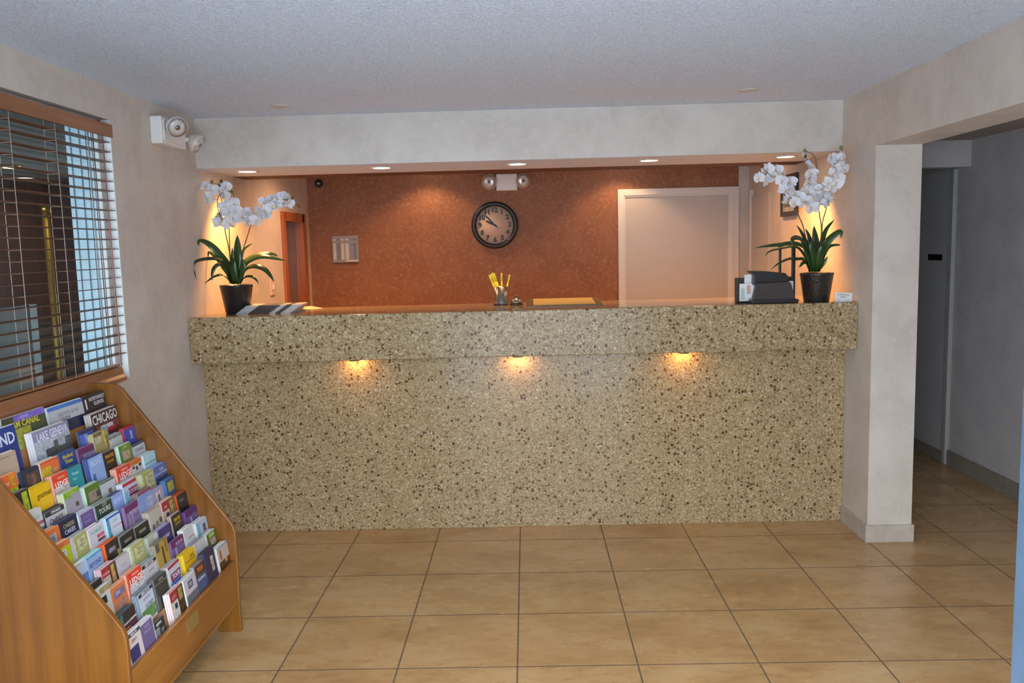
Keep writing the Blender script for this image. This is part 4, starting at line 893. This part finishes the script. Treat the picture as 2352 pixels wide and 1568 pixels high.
 'A33': ('olive and cream leaflet titled 1833', '949450', '94987c', .022, [(.3, .01, .95, .06, 'a3a37c'), (0, 0, .1, .1, 'b0b09c')], [('1833', .62, .022, .014, '74765a'), ('HOUSE', .62, .040, .012, '74765a')]),
 'A34': ('slate blue leaflet with pale lettering', '4c5c8c', '7c8cb0', .022, [(0, .03, 1, .036, '8c90a8'), (0, .045, 1, .1, '34385c')], [('FUN', .6, .02, .016, 'a0a8bc')]),
 'A51': ('white leaflet with teal title at the near end', 'aeb0ac', 'b0aea8', .016, [(.5, .04, 1, .05, 'a04c64'), (.0, .06, 1, .1, '3c5068')], [('MATE', .6, .026, .018, '6ca49c')]),
 'A50': ('white CityPASS leaflet with black top', 'a6a6aa', '33363c', .024, [(0, 0, 1, .016, '2a2b30')], [('CityPASS', .5, .036, .024, '4a4448'), ('CHICAGO', .55, .008, .011, W)]),
 'A29': ('green and grey leaflet with wave top', '8c8894', '98a080', .022, [(0, 0, 1, .014, '6c9420'), (0, .014, .4, .022, '6c9420'), (.6, .045, .8, .06, '4c463c')], [('ZOO', .5, .008, .012, 'a4c070')]),
 'A30': ('green leaflet with brown lion picture', '4c6820', 'a0b0b0', .024, [(.15, .022, .85, .06, '83766a'), (.1, .06, .7, .1, '54603a'), (.7, .03, 1, .05, '34383c')], []),
 'A31': ('white leaflet with dark green stack', 'a4a8ac', '545c4c', .024, [(0, 0, 1, .004, '2f4034'), (.45, .03, .7, .05, '6c5c50')], []),
 'A18': ('red LEDGE leaflet, widest stack', 'bc3a28', 'cc8878', .024, [(.06, .045, 1, .1, 'a8a4a8')], [('LEDGE', .55, .034, .030, 'd0c8c8'), ('CHICAGO', .55, .012, .010, 'd9a8a0')]),
 'A18b': ('orange topped leaflet with cow pattern', 'b0acae', 'b8602c', .020, [(0, 0, 1, .016, 'c0601c'), (.1, .02, .3, .03, K), (.4, .024, .55, .04, K), (.7, .018, .9, .03, K)], []),
 'A17': ('pale aqua leaflet stack', '98bcc4', 'a4bcc0', .024, [(0, .034, 1, .038, '347c90'), (.3, 0, .33, .034, 'b0ccd0')], []),
 'A28': ('black leaflet with lime lettering panel', '202220', '6c7474', .014, [(.55, .006, .9, .09, '8c9820'), (.1, .03, .35, .06, '7c9088')], []),
 'A25': ('bright yellow leaflet with cursive black title', 'c8a010', 'd0982c', .024, [(.12, 0, .14, .1, 'b08a10')], [('gourmet', .62, .032, .024, '5a4a0c')]),
 'A26': ('red LEDGE leaflet beside the yellow one', 'c03c24', 'cc8c78', .022, [(0, .042, 1, .1, 'b0a4a4')], [('LEDGE', .52, .036, .028, 'dcd4d4'), ('CHICAGO', .55, .014, .010, 'd9a8a0')]),
 'A27': ('teal leaflet with pale lettering', '1c7c84', '3c4c58', .022, [], [('Theater', .5, .022, .016, '8cbcc0'), ('Tour', .4, .04, .014, '8cbcc0')]),
 'A20': ('light blue leaflet titled BOAT', '7c98c4', '34406c', .018, [(.1, .06, .3, .1, '3c5c94')], [('BOAT', .5, .022, .030, 'a8bcd8')]),
 'A19': ('black leaflet with orange title', '2a221e', '746c68', .016, [], [('PIRATES', .5, .018, .020, 'c08420'), ('DINNER', .5, .038, .016, 'a0741c')]),
 'A15': ('lime and teal leaflet with pink blossoms', '5c7a2c', 'a4b0ac', .018, [(.0, 0, .12, .1, '2c6c54'), (.2, .025, .8, .06, '9c8478')], [('ZOO', .5, .01, .014, '9cb070')]),
 'A16': ('white leaflet titled CHARGE with black top', 'a8acb4', '2c2e34', .022, [(0, 0, 1, .006, '2a2c34')], [('CHARGE', .5, .024, .018, '6c6c74')]),
 'A24': ('orange leaflet with lime and yellow base', 'cc5c28', 'c08c70', .016, [(.55, .0, .9, .04, 'c87a20'), (.1, .045, 1, .1, '9cac2c')], [('20?', .4, .028, .018, 'd8a898')]),
 'A23': ('dark blue leaflet with brown picture', '22283c', '2a303a', .012, [(.2, .012, .95, .1, '4a3a34'), (.5, .02, .7, .06, '6c5448')], []),
 'A22': ('orange and yellow leaflet with pale stack', 'c46034', 'a8a8a4', .022, [(.0, .02, .55, .08, 'b89428'), (0, 0, 1, .006, 'c8442c'), (.5, .03, .9, .06, 'b87a54')], []),
 'A21': ('royal blue leaflet with yellow Medieval Times title', '1c3c7c', '4c5060', .020, [(.35, .05, .55, .1, '9c6c20'), (.5, .055, .95, .1, '54783c')], [('Medieval', .5, .016, .019, 'b4a424'), ('Times', .5, .034, .020, 'b4a424')]),
 'A14': ('plum curved top leaflet with grey violet face', '5c2450', '6c5c74', .012, [(0, .020, 1, .1, '5c4c74')], [('MUSEUM', .6, .032, .018, '9c8cac')]),
 'A11': ('cream and gold mansion photo leaflet', '8c8454', '8c8468', .018, [(0, .0, .6, .012, '5c5444'), (.05, .015, .55, .04, 'a09c80'), (.65, 0, .8, .06, 'b4984c'), (.85, .02, .95, .07, '6c5824')], []),
 'A12': ('white and grey leaflet with dark green rule', 'a2aaa6', '7c8480', .024, [(0, 0, 1, .012, '6c7474'), (0, .012, .3, .05, 'a8b8c4'), (0, .045, 1, .049, '2c4438')], [('1200', .7, .006, .010, 'a08484')]),
 'A13': ('red topped blue leaflet at the far end', '34449c', '9c2c3c', .018, [(0, 0, 1, .006, 'a02434'), (.5, .015, .7, .05, '8c94c0')], []),
}
TALL = {  # magazines in the top tiers: height, width, text as above
 'A8': ('beige sandy guide in front of the blue magazine', '9c8a78', 'b0a8a4', .010, [(0, .01, .8, .013, '6c6050'), (.0, .06, .5, .1, 'a49ca4')], [], .11),
 'A9': ('navy guide between the two large magazines', '26304c', '3c4458', .010, [(0, .012, .9, .1, '4458a8'), (.3, .014, .5, .1, '6c80c8')], [], .10),
 'A7': ('royal blue magazine titled AND', '1c3474', 'a8acbc', .012, [(0, .075, .5, .12, '7484a8')], [('AND', .66, .040, .052, 'b8c0d8')], .19),
 'A6': ('LAKE GENEVA magazine with misty forest cover', '7c7c98', 'b4b0bc', .030, [(0, .035, 1, .07, '98a0a8'), (.25, .07, 1, .16, '444c4c'), (.5, .05, 1, .08, '4c5454'), (0, .07, .25, .16, '98a4ac'), (.62, .045, .82, .075, '8c94a0')], [('LAKE GENEVA', .52, .024, .040, 'c4c4d4')], .205),
 'A5': ('CHICAGO magazine with round pinwheel cover', '33211f', 'a8a4a0', .030, [(.1, .05, 1, .16, '6c2f2a'), (.25, .055, .75, .075, 'a8a8b0'), (.15, .07, .5, .1, '8c9cb4'), (.3, .062, .5, .08, '6ca0c4'), (.5, .07, .8, .082, 'a03040')], [('CHICAGO', .5, .028, .052, 'c8c4c4')], .20),
 'A1': ('NORTHWEST ILLINOIS guide, dark brown', '2a2024', '3c3438', .010, [(.05, .01, .12, .05, 'c0c0c0')], [('NORTHWEST', .6, .016, .020, 'c0bcbc'), ('ILLINOIS', .66, .036, .020, 'c0bcbc')], .20),
 'A2': ('white aurora area guide with blue band', 'a4a8ae', 'a8b4c8', .014, [(0, 0, 1, .014, '3c68b8'), (.35, .06, 1, .12, '1c2440')], [('aurora area', .55, .034, .028, '84868c'), ('GUIDE', .45, .056, .020, '5c6474')], .21),
 'A3': ('I&M CANAL guide with purple blossom cover', '3c4830', 'a8a8ac', .014, [(.25, 0, 1, .022, '6858a8'), (.4, .004, .6, .016, '8878b8'), (0, .045, .6, .12, '8c8c38')], [('I&M CANAL', .5, .032, .030, 'b8b040')], .22),
 'A4': ('pale mint pamphlet at the top near end', '8cac9c', 'a4bcb4', .010, [(0, .012, 1, .015, '6c9478')], [], .12),
}
ordn = ('nearest end', 'second from near end', 'third from near end', 'fourth from near end', 'fourth from far end', 'third from far end', 'second from far end', 'far end')
tier = ('front row', 'second row', 'third row', 'fourth row', 'fifth row', 'sixth row', 'seventh row', 'eighth row', 'ninth row', 'tenth row')
def brochure(key, X, Y, Zt, w, spec, h, label, group, jit=.0):
    desc, cov, stk, th, rects, texts = spec[:6]
    if h < .16: th = min(.0265, th * 1.3)
    top = Vector((X, Y, Zt)); a = LE + jit; EVv = Vector((-math.sin(a), 0, math.cos(a))); ENn = Vector((math.cos(a), 0, math.sin(a)))
    yaw = random.uniform(-.03, .03); U = Vector((math.sin(yaw) * -1, math.cos(yaw), 0)); ENn = U.cross(EVv).normalized()
    if ENn.x < 0: ENn = -ENn
    org = top - EVv * h - U * (w / 2)
    mx = basis(org, U, EVv, ENn)          # x along the width, y up the cover, z out of the cover
    t = thing('brochure', label, 'brochure', top - EVv * h, group)
    MB().box((0, 0, -.0012), (w, h, 0), pm(cov), mx).build('cover', t)
    cov_o = [c for c in t.children][-1] if t.children else None
    b = MB()
    n = max(3, int(th / .0028)); dt = (th - .0016) / n
    for i in range(n):
        z1 = -.0016 - dt * i; dx = random.uniform(-.0012, .0012); dy = random.uniform(-.0012, .0035)
        b.box((.001 + dx, 0, z1 - dt * .86), (w - .001 + dx, h + dy, z1), pms(stk if i % 3 else mixhex(stk, cov)), mx)
    b.build('leaflets_behind', t)
    b = MB(); e = 0
    for (u0, v0, u1, v1, c) in rects:
        e += 1; v1 = min(v1, h - .004)
        if v1 <= v0: continue
        b.box((u0 * w + .0002, h - v1, 0), (u1 * w - .0002, h - v0 - .0002, .00012 + .00006 * e), pic(c) if (u1 - u0) * (v1 - v0) > .004 else pm(c), mx)
    for (s_, u, v, size, c) in texts:
        sz = size * w / .098 if key not in TALL else size
        xs = min(1.0, w * .92 / (len(s_) * sz * .62)) if len(s_) * sz * .62 > w * .92 else 1.0
        b.text(s_, sz, pm(c), mx @ Matrix.Translation((u * w, h - v, .0006)), ext=.0001, xs=xs)
    if b.v: b.build('cover_print', t)
    return t
def mixhex(a, b):
    return ''.join('%02x' % int(.7 * int(a[i:i+2], 16) + .3 * int(b[i:i+2], 16)) for i in (0, 2, 4))
rows = {}
for k, v in RACKDATA.items(): rows.setdefault(v[0], []).append((v[2], k))
for r, l in sorted(rows.items()):
    l.sort()
    for i, (_, k) in enumerate(l):
        _, X, Y, w, Z = RACKDATA[k]
        if k in BR:
            s = BR[k]; w = max(.084, min(.104, w))
            Y = min(max(Y, YN + w / 2 + .004), YFAR - w / 2 - .004)
            # keep neighbours apart
            if i and Y - prevY < (w + prevw) / 2 + .0015: Y = prevY + (w + prevw) / 2 + .0015
            if Y + w / 2 > YFAR - .003: w = max(.05, 2 * (YFAR - .003 - Y)) if Y + .025 < YFAR else .05
            prevY, prevw = Y, w
            n = len(l); c = min(7, i) if n >= 8 else i
            where = ordn[i] if n == 8 else ('nearest end', 'second from near end', 'third from near end', 'middle', 'third from far end', 'second from far end', 'far end')[i]
            brochure(k, X, Y, Z, w, s, .15, '%s, %s of %s' % (s[0], where, tier[int(r)]), 'brochures in the oak rack', 0)
TP = {'A8': (-.50, .16), 'A9': (.012, .105), 'A7': (-.455, .20), 'A6': (-.155, .215), 'A5': (.215, .205), 'A4': (-.50, .10), 'A3': (-.225, .235), 'A2': (.030, .225), 'A1': (.238, .165)}
for k, (Y, w) in TP.items():
    _, X, Y0, w0, Z = RACKDATA[k]; s = TALL[k]
    brochure(k, X, Y, Z, w, s, s[6], s[0] + ', top of the rack', 'magazines in the top tiers of the rack')

# ------------------------------------------------------------------ daylight and view
w = bpy.data.worlds.new('world'); bpy.context.scene.world = w; w.use_nodes = True
bg = w.node_tree.nodes['Background']; bg.inputs['Color'].default_value = (.80, .89, 1.0, 1); bg.inputs['Strength'].default_value = 7.4
for px_, pw in ((.185, 2.1), (-3.33, 2.55)):
    p = light('sky_portal', 'AREA', (px_, YF - .1, 1.10), 1, (1, 1, 1), 1, rot=(PI / 2, 0, 0)); p.data.shape = 'RECTANGLE'; p.data.size = pw; p.data.size_y = 2.2; p.data.cycles.is_portal = True
light('added_glow_spot', 'SPOT', (-2.95, 2.30, 2.30), 5, (1, .75, .35), .03, 30, .6)  # spot added without a fixture to light the gold bar
sc = bpy.context.scene
sc.view_settings.view_transform = 'Standard'; sc.view_settings.look = 'None'; sc.view_settings.gamma = 1
sc.view_settings.use_curve_mapping = False; sc.view_settings.exposure = 0.6
sc.cycles.max_bounces = 8; sc.cycles.diffuse_bounces = 5; sc.cycles.use_denoising = True
sc.cycles.sample_clamp_indirect = 4
